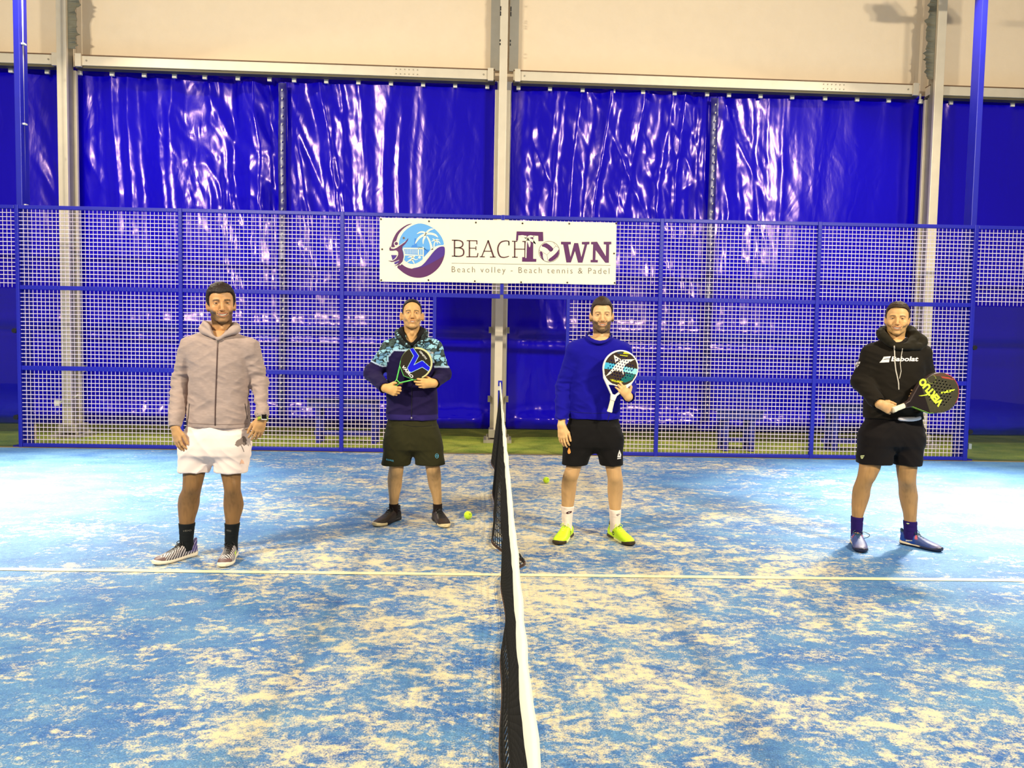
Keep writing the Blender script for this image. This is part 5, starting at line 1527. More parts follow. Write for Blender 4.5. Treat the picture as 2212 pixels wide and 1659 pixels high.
# ---------------- the man with camouflage shoulders
def camo(V, sp, P):
    navy = np.tile(L_(26, 14, 62), (len(V), 1)) * (1 + .12 * vnoise(V, 12, 3))[:, None]
    zy = P(889, 757)[2]; cx = P(889, 757)[0]; dx = V[:, 0] - cx
    line = zy - .045 * sstep(.12, .17, np.abs(dx)); zarm = np.where(dx < 0, P(800, 776)[2] - .42 * np.clip(V[:, 0] - P(795, 776)[0], 0, .12), P(960, 792)[2])
    line = np.where(np.abs(dx) > .185, zarm, line); line = np.where((np.abs(dx) > .17) & (np.abs(dx) <= .185), (line + zarm) / 2, line)
    m_ = V[:, 2] > line
    W = np.stack([V[:, 0] + .7 * V[:, 2], V[:, 1] * .8, V[:, 2] - .5 * V[:, 0]], -1) + .012 * vnoise(V, 30, 5)[:, None]
    f1, f2, cid = worley(W, (19, 13, 29), 5)
    C = np.where((cid > .42)[:, None], L_(152, 202, 222), L_(104, 150, 186)); C = np.where((cid < .2)[:, None], L_(66, 84, 82), C)
    C = np.where(((f2 - f1) < .17)[:, None], L_(30, 36, 34), C)
    C = np.where((np.abs(V[:, 2] - line) < .006)[:, None] & (V[:, 1] < sp['Y'] + .05)[:, None], L_(176, 196, 222), C)
    out = np.where(m_[:, None] | (np.abs(V[:, 2] - line) < .006)[:, None], C, navy)
    hem = P(889, 893)[2]; out = np.where((V[:, 2] < hem)[:, None], L_(42, 30, 96), out)
    return out
P2 = dict(key='camo', seed=13, Y=1.35, mid=890, hem_v=905, neck_v=708, neckbase=(889, 731), box=(776, 992, 705, 1150),
    label='man in navy jacket with camouflage shoulders and long dark shorts, holding a racket',
    head=dict(skin=(208, 160, 102), hairc=(26, 18, 14), browt=1.35, brow=(44, 30, 18), beardc=(120, 98, 66), lip=(176, 112, 84), beard=.30, must=.8, smile=.90, open=.85, fx=.98, jaw=1.02,
              eyes=(890, 679.5), scale=1.0, yaw=RAD(2), roll=RAD(0), pitch=RAD(-7), iris=(60, 40, 22), eye=1.0, ear=.012, neck=.056, scalp=.0,
              hairline=[(-.13, .095), (-.072, .092), (-.062, .082), (-.046, .060), (-.034, .030), (-.026, -.002), (-.014, -.014), (-.008, .004), (.016, .012), (.030, -.010), (.045, -.055), (.090, -.075), (.16, -.06), (.16, .2), (-.13, .2)], hth=.003, top=.002, arch=.002),
    torso=[(722, 868, 911, .06), (732, 850, 930, .08), (743, 841, 940, .10), (765, 842, 940, .12), (790, 838, 941, .122), (820, 836, 942, .122), (850, 835, 944, .122), (880, 835, 945, .122), (920, 835, 946, .122)],
    arms=[dict(sh=(844, 756), el=(804, 806, .0), wr=(831, 838, -.21), r=(.072, .064, .058, .044), N=(.0, 1, .1), S=(.4, 0, .9), D=(.80, -.12, -.22), curls=((.75, 1.2, .8), (.8, 1.2, .8), (.85, 1.2, .8), (.9, 1.2, .8)), thumb=((.8, .75, .3), (.9, .2, .6)), hs=1.02, k=.04),
          dict(sh=(936, 756), el=(957, 808, .0), wr=(938, 828, -.20), r=(.070, .062, .056, .044), N=(0, 1, .1), S=(0, .0, 1), D=(-.97, -.15, -.02), curls=((.35, .7, .5), (.30, .55, .4), (.35, .6, .5), (.4, .7, .5)), thumb=((.7, .4, .9), (.8, .2, .8)), hs=1.02, k=.04)],
    top=dict(name='track_jacket', col=camo, neck=[((889, 717, -.085), V_(.052, .085, .100)), ((889, 706, .0), V_(.066, .075, .07))], wr=.009),
    shorts=dict(pelvis=[(892, 842, 940, .098), (907, 838, 943, .108), (928, 834, 947, .122), (955, 832, 949, .126), (968, 832, 950, .118)], legs=[[(940, 832, 894, .115), (975, 829, 891, .11), (1003, 825, 886, .105)], [(940, 891, 950, .115), (975, 895, 957, .11), (1002, 898, 961, .10)]],
                col=plain((44, 42, 18), .08), wr=.0055),
    legs=[dict(rows=[(915, 842, 892, .085), (960, 842, 890, .085), (1000, 841, 874, .065, -.01), (1008, 841, 872, .062, -.02), (1020, 839, 871, .06, -.02), (1034, 837, 869, .063, .01), (1050, 838, 868, .06, .02), (1070, 840, 863, .048, .01), (1088, 841.5, 859.5, .040, .01), (1106, 842, 859, .038, .01), (1116, 842, 859, .04, .01)],
               knee=(857, 1012), sock=1088, foot=dict(ang=RAD(-120), L=.30)),
          dict(rows=[(915, 895, 943, .085), (960, 905, 950, .085), (1000, 917, 950, .065, -.01), (1008, 919, 950, .06, -.02), (1020, 921, 952, .06, -.02), (1034, 923, 953, .063, .01), (1050, 926, 953, .058, .02), (1070, 933, 954, .046, .01), (1088, 936.5, 954, .040, .01), (1106, 937, 954, .038, .01), (1116, 937, 954, .04, .01)],
               knee=(934, 1012), sock=1088, foot=dict(ang=RAD(-70), L=.30))],
    legc=(186, 148, 100), leghair=.3, handc=(222, 172, 108), sockc=(30, 18, 14), shoe=sh2)

# ---------------- the man in the blue sweatshirt
P3 = dict(key='blue', seed=23, Y=.90, mid=1283, hem_v=903, neck_v=712, neckbase=(1295, 733), box=(1188, 1390, 705, 1190),
    label='bearded man in plain royal blue sweatshirt, black shorts and neon yellow shoes',
    head=dict(skin=(222, 178, 124), hairc=(50, 32, 18), brow=(110, 78, 44), beardc=(56, 36, 16), lip=(196, 124, 100), full=1.0, beard=.95, must=1.0, side=1.0, smile=1.02, open=.95, fx=.98, jaw=1.0,
              eyes=(1300, 680.5), scale=1.03, yaw=RAD(3), roll=RAD(-1), pitch=RAD(1), iris=(70, 60, 44), eye=.75, ear=.004, neck=.056,
              hairline=[(-.13, .074), (-.082, .069), (-.062, .066), (-.048, .050), (-.038, .02), (-.032, -.022), (-.016, -.030), (-.008, .004), (.016, .012), (.030, -.010), (.045, -.055), (.090, -.075), (.16, -.06), (.16, .2), (-.13, .2)], hth=.005, top=.019, arch=.006, topy=-.006, strand=(50, 26, 110)),
    torso=[(727, 1268, 1320, .065), (736, 1250, 1338, .08), (746, 1239, 1350, .10), (768, 1238, 1348, .12), (790, 1236, 1345, .12), (820, 1234, 1341, .118), (850, 1231, 1339, .118), (880, 1229, 1338, .118), (914, 1228, 1338, .118)],
    arms=[dict(sh=(1242, 760), el=(1216, 836, .03), wr=(1213, 919, -.09), r=(.066, .056, .053, .043), N=(.55, .85, 0), S=(.85, -.5, 0), D=(.12, -.12, -1), curl=(.15, .3, .3), thumb=((.9, .45, .25), (1, .05, .25)), hs=.98),
          dict(sh=(1346, 762), el=(1356, 838, .06), wr=(1358, 858, -.19), r=(.066, .058, .053, .043), N=(-.25, .95, .1), S=(.8, 0, .6), D=(-.55, -.25, .72), curls=((.3, .6, .5), (.3, .55, .4), (.3, .6, .5), (.35, .7, .5)), thumb=((.55, .9, .25), (.8, .35, .5)), hs=.98)],
    top=dict(name='sweatshirt', col=plain((12, 3, 142), .05, 30), neck=[((1294.5, 711, -.02), V_(.086, .11, .094))], wr=.009),
    shorts=dict(pelvis=[(890, 1234, 1333, .094), (905, 1230, 1336, .104), (926, 1225, 1340, .12), (950, 1221, 1342, .124), (962, 1221, 1342, .115)], legs=[[(940, 1220, 1285, .112), (975, 1217, 1276, .11), (1002, 1214, 1268, .1)], [(940, 1283, 1343, .112), (975, 1291, 1344, .11), (1003, 1297, 1344, .10)]],
                col=plain((14, 11, 11), .1), wr=.006),
    legs=[dict(rows=[(915, 1236, 1286, .085), (960, 1230, 1276, .088), (1000, 1224, 1258, .068, -.01), (1012, 1222, 1255, .064, -.02), (1027, 1216, 1250, .060, -.02), (1040, 1213.5, 1246, .06, 0), (1054, 1212.5, 1245, .063, .02), (1075, 1213, 1242, .055, .02), (1093, 1213, 1239, .046, .01), (1110, 1214.5, 1236, .042, .01), (1130, 1215.5, 1234, .042, .01), (1145, 1216, 1234, .044, .01)],
               knee=(1237, 1026), sock=1093, foot=dict(ang=RAD(-114), L=.30)),
          dict(rows=[(915, 1284, 1334, .085), (960, 1295, 1336, .088), (1000, 1306, 1341, .068, -.01), (1015, 1309, 1342, .064, -.02), (1034, 1313, 1345, .06, -.02), (1048, 1312.5, 1346, .06, 0), (1063, 1312.5, 1345, .063, .02), (1080, 1314, 1343, .055, .02), (1100, 1317, 1340.5, .046, .01), (1115, 1318, 1339.5, .042, .01), (1135, 1319, 1338, .042, .01), (1148, 1319, 1338, .044, .01)],
               knee=(1328, 1030), sock=1100, foot=dict(ang=RAD(-68), L=.30))],
    legc=(200, 158, 108), leghair=.12, handc=(228, 182, 124), sockc=(246, 226, 214), shoe=sh3)

# ---------------- the man in the black hoodie
P4 = dict(key='black', seed=33, Y=.80, mid=1930, hem_v=903, neck_v=712, neckbase=(1938, 745), box=(1818, 2040, 715, 1215),
    label='short haired man in black hoodie and black shorts holding a racket, at right',
    head=dict(skin=(214, 166, 108), hairc=(52, 36, 20), browt=1.3, brow=(66, 44, 24), beardc=(120, 90, 52), lip=(186, 116, 88), beard=.40, must=1.2, smile=1.12, open=1.05, fx=1.05, jaw=1.0,
              eyes=(1938.5, 687.5), scale=.985, yaw=RAD(1), roll=RAD(2), pitch=RAD(3), iris=(50, 34, 22), eye=.8, ear=-.004, neck=.058,
              hairline=[(-.13, .085), (-.076, .080), (-.058, .068), (-.042, .044), (-.032, .014), (-.028, -.018), (-.014, -.026), (-.008, .004), (.016, .012), (.030, -.010), (.045, -.055), (.090, -.075), (.16, -.06), (.16, .2), (-.13, .2)], hth=.004, top=.009, arch=.004),
    torso=[(733, 1905, 1972, .07), (745, 1888, 1990, .09), (757, 1878, 1996, .11), (780, 1874, 1996, .128), (810, 1872, 1992, .132), (840, 1871, 1990, .128), (870, 1870, 1989, .125), (895, 1869, 1989, .125), (914, 1869, 1989, .125)],
    arms=[dict(sh=(1885, 766), el=(1861, 824, .02), wr=(1899, 872, -.19), r=(.072, .066, .062, .046), N=(.0, 1, .1), S=(.3, 0, 1), D=(.84, -.1, -.38), curls=((.55, .8, .6), (.5, .8, .6), (.5, .8, .6), (.55, .8, .6)), thumb=((.9, .5, .3), (1, .1, .4)), hs=1.0, k=.04),
          dict(sh=(1988, 768), el=(2002, 822, .04), wr=(1994, 863, -.10), r=(.070, .064, .060, .046), N=(-.1, -1, .0), S=(.1, 0, 1), D=(-.97, -.05, .12), curls=((.6, .9, .6), (.6, .9, .6), (.6, .9, .6), (.6, .9, .6)), thumb=((.9, .6, .1), (1, .2, .1)), hs=.95, k=.04)],
    top=dict(name='hoodie', col=plain((24, 18, 9), .14, 12), neck=[((1938, 719, -.03), V_(.076, .10, .094))], wr=.010),
    shorts=dict(pelvis=[(890, 1876, 1984, .10), (905, 1872, 1987, .110), (924, 1865, 1991, .124), (945, 1861, 1991, .128), (960, 1861, 1989, .118)], legs=[[(940, 1860, 1928, .12), (975, 1856, 1925, .112), (1000, 1853, 1923, .105)], [(940, 1926, 1990, .12), (975, 1930, 1987, .112), (1003, 1933, 1985, .105)]],
                col=plain((15, 9, 9), .15, 10), wr=.006),
    legs=[dict(rows=[(915, 1872, 1928, .09), (960, 1866, 1918, .092), (1000, 1858, 1902, .072, -.01), (1012, 1857, 1900, .068, -.02), (1028, 1854, 1892, .062, -.02), (1040, 1850, 1884, .06, -.01), (1055, 1844, 1879, .062, .01), (1071, 1842, 1877, .065, .02), (1090, 1841, 1871, .056, .02), (1105, 1841, 1866, .047, .01), (1118, 1841, 1862, .043, .01), (1138, 1841, 1860, .043, .01), (1155, 1841, 1860, .045, .01)],
               knee=(1878, 1030), sock=1116, foot=dict(ang=RAD(-108), L=.30, loop=[[(.10 + .012 * math.sin(t * 2), .035 + .045 * math.sin(t), .105 - .022 + .024 * math.cos(t)) for t in np.linspace(-.4, 2.9, 14)]])),
          dict(rows=[(915, 1928, 1984, .09), (960, 1934, 1984, .092), (1000, 1937, 1980, .072, -.01), (1012, 1938, 1979, .068, -.02), (1030, 1940, 1977, .062, -.02), (1045, 1942.5, 1977, .06, -.01), (1058, 1943, 1979, .062, .01), (1071, 1943.5, 1981, .065, .02), (1090, 1947, 1980, .056, .02), (1108, 1952, 1979, .047, .01), (1125, 1954, 1978, .043, .01), (1145, 1955, 1978, .043, .01), (1160, 1955, 1978, .045, .01)],
               knee=(1960, 1036), sock=1125, foot=dict(ang=RAD(-54), L=.28))],
    legc=(166, 126, 78), leghair=.3, handc=(210, 162, 108), sockc=(34, 14, 84), shoe=sh4)

def chain(pr, name, pts, m_, col, h=.0045, k=.02, sub=None, wr=.003):
    """garment detail made of joined soft rolls; pts = list of lists of ((u, v, dy), r, flat)"""
    allp = np.array([pr['P'](*q[0]) for c in pts for q in c]); R_ = max(q[1] for c in pts for q in c) + .02
    G = Grid(allp.min(0) - R_, allp.max(0) + R_, h)
    for c in pts:
        if len(c) > 3:      # smooth curve through the points
            A = np.array([list(q[0]) + [q[1]] for q in c], float); n = len(A); out = []
            cl = np.allclose(A[0], A[-1])
            for i in range(n - 1):
                p0 = A[i-1] if i > 0 else (A[-2] if cl else A[0]); p3 = A[i+2] if i + 2 < n else (A[1] if cl else A[-1])
                for t in (0, .34, .67):
                    out.append(.5 * ((2*A[i]) + (-p0 + A[i+1])*t + (2*p0 - 5*A[i] + 4*A[i+1] - p3)*t*t + (-p0 + 3*A[i] - 3*A[i+1] + p3)*t**3))
            out.append(A[-1]); c = [((q[0], q[1], q[2]), q[3]) for q in out]
        for a, b in zip(c[:-1], c[1:]):
            fl = a[2] if len(a) > 2 else None
            G.op(cone(pr['P'](*a[0]), pr['P'](*b[0]), a[1], b[1], fl), k)
    for q in (sub or []): G.op(ell(pr['P'](*q[0]), q[1]), .006, 'sub')
    V, F = G.mesh(); N = normals(V, F); V = V + N * (wr * vnoise(V, (22, 22, 40), 4))[:, None]
    C = np.tile(L_(*col), (len(V), 1)) * (1 + .06 * vnoise(V, 60, 3))[:, None]
    return quadmesh(name, V, F, m_, pr['R'], np.clip(C, 0, 1)), BVHTree.FromPolygons(V.tolist(), F.tolist())
def cord(pr, name, pts, r, m_, surf):
    W = [tuple(pr['P'](u, v)) for u, v in pts]
    fine = []
    for a, b in zip(W[:-1], W[1:]): fine += [tuple(np.array(a) * (1 - t) + np.array(b) * t) for t in np.linspace(0, 1, 6)[:-1]]
    fine.append(W[-1]); b = MB(); b.tube(project(surf, fine, pr['Y'], r * .6), r, 6); return b.build(name, m_, pr['R'], smooth=True)

# ================= man in grey
pr = person(P1)
fz = V_(0, 0, 1)
chain(pr, 'hood', [[((470.5, 733, -.104), .007), ((462, 721, -.096), .010), ((449, 706, -.076), .013), ((442, 698, -.03), .013), ((448, 702, .05), .020), ((473, 703, .095), .028), ((498, 703, .05), .020), ((509, 702, -.02), .013), ((502, 711, -.072), .013), ((485, 724, -.096), .010), ((471.5, 733, -.104), .007)],
                   [((441, 703, -.03), .014), ((436, 711, -.05), .016), ((441, 716, -.075), .017), ((451, 721, -.090), .013), ((462, 728, -.100), .008)], [((510, 704, -.02), .013), ((514, 711, -.05), .015), ((506, 716, -.075), .014), ((490, 723, -.092), .010)]], M_CLOTH, (174, 154, 146), k=.014, sub=[((471, 694, -.085), V_(.050, .07, .100)), ((471, 690, .0), V_(.060, .065, .08))])
cord(pr, 'zip', [(470.6, 731), (469.5, 760), (468, 800), (466.5, 840), (465, 880), (464.5, 919)], .0032, mat('zip_brown', srgb(92, 70, 66), rough=.4, metal=.3), pr['top'])
b = MB(); c = project(pr['top'], [tuple(pr['P'](470.5, 734))], pr['Y'], .008)[0]; b.box(c[0] - .004, c[0] + .004, c[1] - .003, c[1], c[2] - .02, c[2]); b.build('zip_puller', mat('zip_metal', srgb(150, 140, 130), rough=.3, metal=.8), pr['R'])
for pts in ([(409, 872), (407, 895), (404, 917)], [(529, 872), (532, 890), (534, 905)]):
    cord(pr, 'pocket_zip', pts, .0026, mat('pocket_zip_dark', srgb(60, 48, 46), rough=.5), pr['top'])
cord(pr, 'hem_seam', [(408, 914), (440, 916), (470, 917), (500, 917), (535, 915)], .0014, mat('seam_thread', srgb(128, 108, 100), rough=.8), pr['top'])
# printed tree on the shorts, badge
M_PR = mat('grey_print', srgb(128, 112, 104), rough=.8)
for (cx, cy, rx, ry) in ((519, 955, 9, 6), (526, 950, 7, 7), (514, 960, 6, 4), (528, 957, 5, 5)):
    decal_poly(pr, pr['shorts'], [(cx + rx * math.cos(a) * (1 + .2 * math.sin(5 * a)), cy + ry * math.sin(a) * (1 + .2 * math.cos(4 * a))) for a in np.linspace(0, 2 * math.pi, 14)[:-1]], M_PR, 'printed_motif', .003, 2)
cord(pr, 'printed_stem', [(521, 962), (525, 970), (527, 976)], .002, M_PR, pr['shorts'])
decal_poly(pr, pr['shorts'], [(522, 992), (526, 996), (528, 1002), (522, 1001), (518, 1003), (520, 997)], mat('peach_print', srgb(240, 190, 160), rough=.8), 'printed_badge', .003, 2)
for li, (a, b_) in enumerate((((396, 1149), (414, 1147)), ((489, 1147), (499, 1149)))):
    decal_text(pr, pr['legs'][li]['bvh'], 'HEAD', a, b_, 3.4, mat('sock_lettering', srgb(104, 100, 92), rough=.8), 'sock_lettering', .01, lift=.002)
# watch
H_ = pr['hands'][1]; e_, w_ = H_[2], H_[3]; ww = w_ + (w_ - e_) / np.linalg.norm(w_ - e_) * .012
wt = empty('wristwatch'); wt.parent = pr['R']; wt.location = Vector(ww) - Vector(pr['R'].location); wt['_o'] = list(ww); wt['label'] = 'square black smartwatch on a lime green strap'
ax = (w_ - e_) / np.linalg.norm(w_ - e_); p1_ = np.cross(ax, V_(0, 1, 0)); p1_ /= np.linalg.norm(p1_); p2_ = np.cross(ax, p1_)
def band(r, hw, a0, a1, n=28):
    v = []; f = []
    for i in range(n + 1):
        a = a0 + (a1 - a0) * i / n
        for (rr, s) in ((r, -hw), (r + .003, -hw), (r + .003, hw), (r, hw)): v.append(tuple(ww + ax * s + (p1_ * math.cos(a) + p2_ * math.sin(a)) * rr))
    for i in range(n):
        for k in range(4): f.append((i * 4 + k, i * 4 + (k + 1) % 4, i * 4 + 4 + (k + 1) % 4, i * 4 + 4 + k))
    return v, f
v, f = band(.0305, .011, 0, 2 * math.pi); pydata('strap', v, f, mat('lime_strap', srgb(150, 170, 40), rough=.6), wt, smooth=True)
nv = V_(.50, -.86, .05); nv = nv - ax * (nv @ ax); nv /= np.linalg.norm(nv); tv_ = np.cross(ax, nv)
def obox(c, a, b_, d_, ha, hb, hd):
    m_ = MB(); v = [tuple(c + a * i * ha + b_ * j * hb + d_ * k_ * hd) for k_ in (-1, 1) for j in (-1, 1) for i in (-1, 1)]
    m_.add(v, [(0, 1, 3, 2), (4, 6, 7, 5), (0, 4, 5, 1), (2, 3, 7, 6), (0, 2, 6, 4), (1, 5, 7, 3)]); return m_
bevel(obox(ww + nv * .034, ax, tv_, nv, .021, .018, .005).build('watch_case', mat('silver_case', srgb(220, 215, 205), rough=.3, metal=.6), wt), .003)
obox(ww + nv * .0395, ax, tv_, nv, .0185, .0155, .0006).build('watch_face', mat('black_glass', srgb(10, 10, 12), rough=.08), wt)

# ================= man with camouflage shoulders
pr = person(P2)
chain(pr, 'polo_collar', [[((889, 745, -.115), .007), ((880, 737, -.108), .012), ((870, 722, -.075), .015), ((866, 714, -.02), .015), ((872, 711, .04), .018), ((889, 710, .085), .020), ((906, 711, .04), .018), ((912, 714, -.02), .015), ((909, 722, -.075), .015), ((900, 735, -.108), .012), ((891, 745, -.115), .007)]],
      M_CLOTH, (16, 12, 12), h=.0042, sub=[((889, 712, -.085), V_(.054, .08, .108)), ((889, 706, .0), V_(.062, .07, .08))])
def camo_col(V): return camo(V, P2, pr['P'])
o, _ = chain(pr, 'jacket_collar', [[((884, 748, -.128), .008), ((872, 742, -.115), .013), ((861, 727, -.085), .016), ((858, 718, -.02), .017), ((868, 714, .05), .02), ((889, 713, .105), .022), ((910, 714, .05), .02), ((919, 718, -.02), .017), ((917, 728, -.085), .017), ((908, 742, -.115), .014), ((896, 749, -.128), .009)]],
      M_CLOTH, (60, 74, 76), h=.0042, sub=[((889, 712, -.09), V_(.075, .085, .105))])
me = o.data; Vw = np.array([tuple(q.co) for q in me.vertices]) + np.array(pr['R']['_o'])
f1, f2, cid = worley(np.stack([Vw[:, 0] + .7 * Vw[:, 2], Vw[:, 1] * .8, Vw[:, 2] - .5 * Vw[:, 0]], -1), (30, 20, 44), 5)
C = np.where((cid > .55)[:, None], L_(150, 200, 220), L_(60, 78, 80)); C = np.where(((f2 - f1) < .35)[:, None], L_(30, 34, 34), C)
c4 = np.ones((len(Vw), 4), np.float32); c4[:, :3] = C; me.color_attributes['Col'].data.foreach_set('color', c4.ravel())
cord(pr, 'zip', [(890, 830), (889.5, 860), (889, 903)], .0026, mat('zip_dark', srgb(16, 10, 30), rough=.5), pr['top'])
b = MB(); c = project(pr['top'], [tuple(pr['P'](889, 902))], pr['Y'], .006)[0]; b.tube([(c[0], c[1], c[2]), (c[0], c[1] - .006, c[2] - .004)], .006, 8); b.build('zip_stop', mat('zip_stop', srgb(225, 215, 215), rough=.3, metal=.5), pr['R'])
decal_text(pr, pr['top'], 'HUNTER', (919.5, 763), (936.5, 765), 4.4, mat('white_print', srgb(232, 224, 220), rough=.7), 'chest_lettering', .01)
M_CY = mat('cyan_print', srgb(92, 176, 206), rough=.7)
decal_text(pr, pr['shorts'], 'BULLPADEL', (834, 994), (850.5, 997.5), 3.4, M_CY, 'shorts_lettering', .01)
P_ = [(943.8 + 3.6 * math.cos(a), 985 + 4.6 * math.sin(a)) for a in np.linspace(0, 2 * math.pi, 22)]
cord(pr, 'shorts_badge', P_, .0016, M_CY, pr['shorts']); cord(pr, 'shorts_badge_mark', [(941.5, 987), (943, 983), (944.5, 987), (946, 983)], .0014, M_CY, pr['shorts'])
cord(pr, 'waist_seam', [(872, 917), (889, 921), (915, 921), (943, 918)], .0018, mat('dark_seam', srgb(20, 18, 8), rough=.9), pr['shorts'])

# ================= man in the blue sweatshirt
pr = person(P3)
nkp = [((1267.5, 725, -.03), .006), ((1271, 732, -.07), .006), ((1281, 738.5, -.098), .006), ((1294, 741, -.11), .006), ((1307, 738.5, -.098), .006), ((1317.5, 732, -.07), .006), ((1321, 725, -.03), .006), ((1316, 719, .04), .006), ((1294, 716, .085), .0065), ((1272, 719, .04), .006), ((1267.5, 725, -.03), .006)]
chain(pr, 'neck_rib', [nkp], M_CLOTH, (12, 3, 132), h=.0032, k=.014, wr=.0004)
cord(pr, 'hem_rib_seam', [(1231, 888), (1250, 891), (1283, 893), (1310, 892), (1336, 889)], .0016, mat('blue_seam', srgb(12, 4, 104), rough=.9), pr['top'])
M_WP = mat('white_print')
decal_poly(pr, pr['shorts'], [(1338.2, 971.5), (1342, 982), (1341, 988), (1333.5, 988), (1335, 981)], M_WP, 'badge_triangle', .003, 3)
decal_poly(pr, pr['shorts'], [(1338, 979), (1339.3, 984), (1336.5, 984.5)], mat('black_print', srgb(14, 12, 14), rough=.7), 'badge_cut', .0045, 1)
decal_poly(pr, pr['shorts'], [(1333.5, 990), (1341.5, 988.8), (1341.5, 990.8), (1333.5, 992)], M_WP, 'badge_word', .003, 2)
M_OR = mat('orange_print', srgb(236, 152, 70), rough=.7)
decal_poly(pr, pr['shorts'], [(1229, 966), (1231.5, 971), (1233, 977), (1230.5, 980.5), (1227, 980), (1225.8, 975)], M_OR, 'orange_badge', .003, 3)
cord(pr, 'drawstring', [(1315, 898), (1314.5, 906), (1314, 912)], .002, mat('blue_seam'), pr['shorts'])
for li, pts in enumerate(([(1222, 1108), (1227, 1105), (1235, 1104), (1235.5, 1106.5), (1229, 1110), (1225, 1110.5)], [(1331, 1112.5), (1335, 1110.5), (1339, 1110), (1336.5, 1113.5), (1334.5, 1115)])):
    decal_poly(pr, pr['legs'][li]['bvh'], pts, mat('maroon_sock_mark', srgb(66, 20, 34), rough=.8), 'sock_mark', .002, 2)
    cx, cy = np.mean(pts, 0); decal_poly(pr, pr['legs'][li]['bvh'], [(cx - 2, cy + .4), (cx + 1.6, cy - 1), (cx + 2.2, cy), (cx - 1, cy + 1.2)], mat('white_print'), 'sock_mark_cut', .0035, 1)

# ================= man in the black hoodie
pr = person(P4)
_, hb = chain(pr, 'hood', [[((1935, 748, -.112), .014), ((1922, 740, -.105), .020), ((1908, 727, -.075), .024), ((1904, 719, -.01), .026), ((1914, 714, .07), .034), ((1938, 712, .115), .040), ((1962, 716, .075), .036), ((1974, 724, .0), .030), ((1970, 738, -.07), .024), ((1955, 748, -.105), .018), ((1938, 749, -.112), .014)],
      [((1972, 724, .0), .030), ((1988, 732, -.02), .030), ((1992, 743, -.055), .026), ((1975, 750, -.098), .020), ((1952, 750, -.112), .014)]], M_CLOTH, (30, 25, 12), h=.005, k=.022,
      sub=[((1938, 712, -.05), V_(.070, .10, .112)), ((1938, 705, .01), V_(.066, .07, .09))], wr=.006)
chain(pr, 'tee_hem', [[((1943, 904.5, -.128), .012), ((1958, 905.5, -.124), .015), ((1973, 905, -.112), .016), ((1985, 902.5, -.085), .016)]], M_CLOTH, (232, 222, 222), h=.004, k=.006, wr=.001)
chain(pr, 'inner_tee', [[((1917, 731, -.055), .009), ((1926, 740, -.085), .009), ((1938, 743, -.095), .009), ((1950, 740, -.085), .009), ((1959, 731, -.055), .009)]], M_CLOTH, (24, 18, 12), h=.0036, k=.012, wr=.0005)
class Both:
    def ray_cast(s, o, d):
        a, b_ = pr['top'].ray_cast(o, d), hb.ray_cast(o, d)
        if a[0] is None: return b_
        if b_[0] is None: return a
        return a if a[0][1] < b_[0][1] else b_
B2 = Both(); M_CD = mat('cream_drawstring', srgb(206, 196, 182), rough=.8)
cord(pr, 'drawstring', [(1931.5, 747), (1932, 752), (1932.5, 765), (1933, 782), (1935, 800), (1938.5, 815), (1941, 828), (1941.5, 842)], .0042, M_CD, B2)
cord(pr, 'drawstring', [(1949.5, 753), (1947.5, 765), (1944.5, 785), (1946.5, 802), (1943, 818)], .0026, M_CD, B2)
decal_text(pr, pr['top'], 'Babolat', (1925, 780.5), (1984, 780.5), 10.5, M_WP, 'chest_lettering', .028, .18)
for pts in ([(1905, 778), (1909, 770.5), (1924.5, 769.5), (1922, 774.5), (1911, 775.5)], [(1899.5, 783.5), (1905, 777.5), (1921.5, 775.8), (1920.5, 782.5)]):
    decal_poly(pr, pr['top'], pts, M_WP, 'chest_stripe', .003, 3)
for pts in ([(1850, 780.5), (1858.5, 781.5), (1857, 786), (1849, 784.5)], [(1847.5, 786.5), (1856, 788), (1852, 793.5), (1847, 791.5)]):
    decal_poly(pr, pr['top'], pts, M_WP, 'sleeve_stripe', .003, 2)
decal_poly(pr, pr['shorts'], [(1859, 984), (1867.5, 983.5), (1866.5, 986), (1858.5, 986.5)], mat('pale_print', srgb(206, 212, 150), rough=.7), 'shorts_stripe', .003, 2)
decal_poly(pr, pr['shorts'], [(1859, 987.5), (1866, 987.5), (1862.5, 991.5), (1860, 990)], mat('pale_print'), 'shorts_stripe', .003, 2)
chain(pr, 'pocket_flap', [[((1986, 915, -.03), .016), ((1993, 930, -.02), .018), ((1990, 935, -.02), .014)]], M_CLOTH, (24, 14, 14), h=.005, wr=.002)
decal_poly(pr, pr['legs'][1]['bvh'], [(1957, 1130), (1961, 1129.5), (1965, 1131), (1961, 1132.5)], mat('pale_print'), 'sock_mark', .002, 1)

# ------------------------------------------------------------------ rackets
def inpoly(P, x, y):
    P = np.array(P, float); r = np.zeros(x.shape, bool)
    for i in range(len(P)):
        x1, y1 = P[i]; x2, y2 = P[i - 1]
        c = ((y1 > y) != (y2 > y)) & (x < (x2 - x1) * (y - y1) / (y2 - y1 + 1e-12) + x1); r ^= c
    return r
def px_local(T, yb, pts):
    """photo pixels on a racket face -> its local x, y"""
    O = T(np.array([[0, 0, .0185]]))[0]; ex = T(np.array([[1, 0, .0185]]))[0] - O; ey = T(np.array([[0, 1, .0185]]))[0] - O; n_ = np.cross(ex, ey)
    out = []
    for u, v in pts:
        d = AX_F + AX_R * (u - PW / 2) / FOC - AX_U * (v - PH / 2) / FOC
        t = ((O - CP) @ n_) / (d @ n_); p = CP + t * d - O
        out.append(((p @ ex) / (ex @ ex), (p @ ey) / (ey @ ey)))
    return out
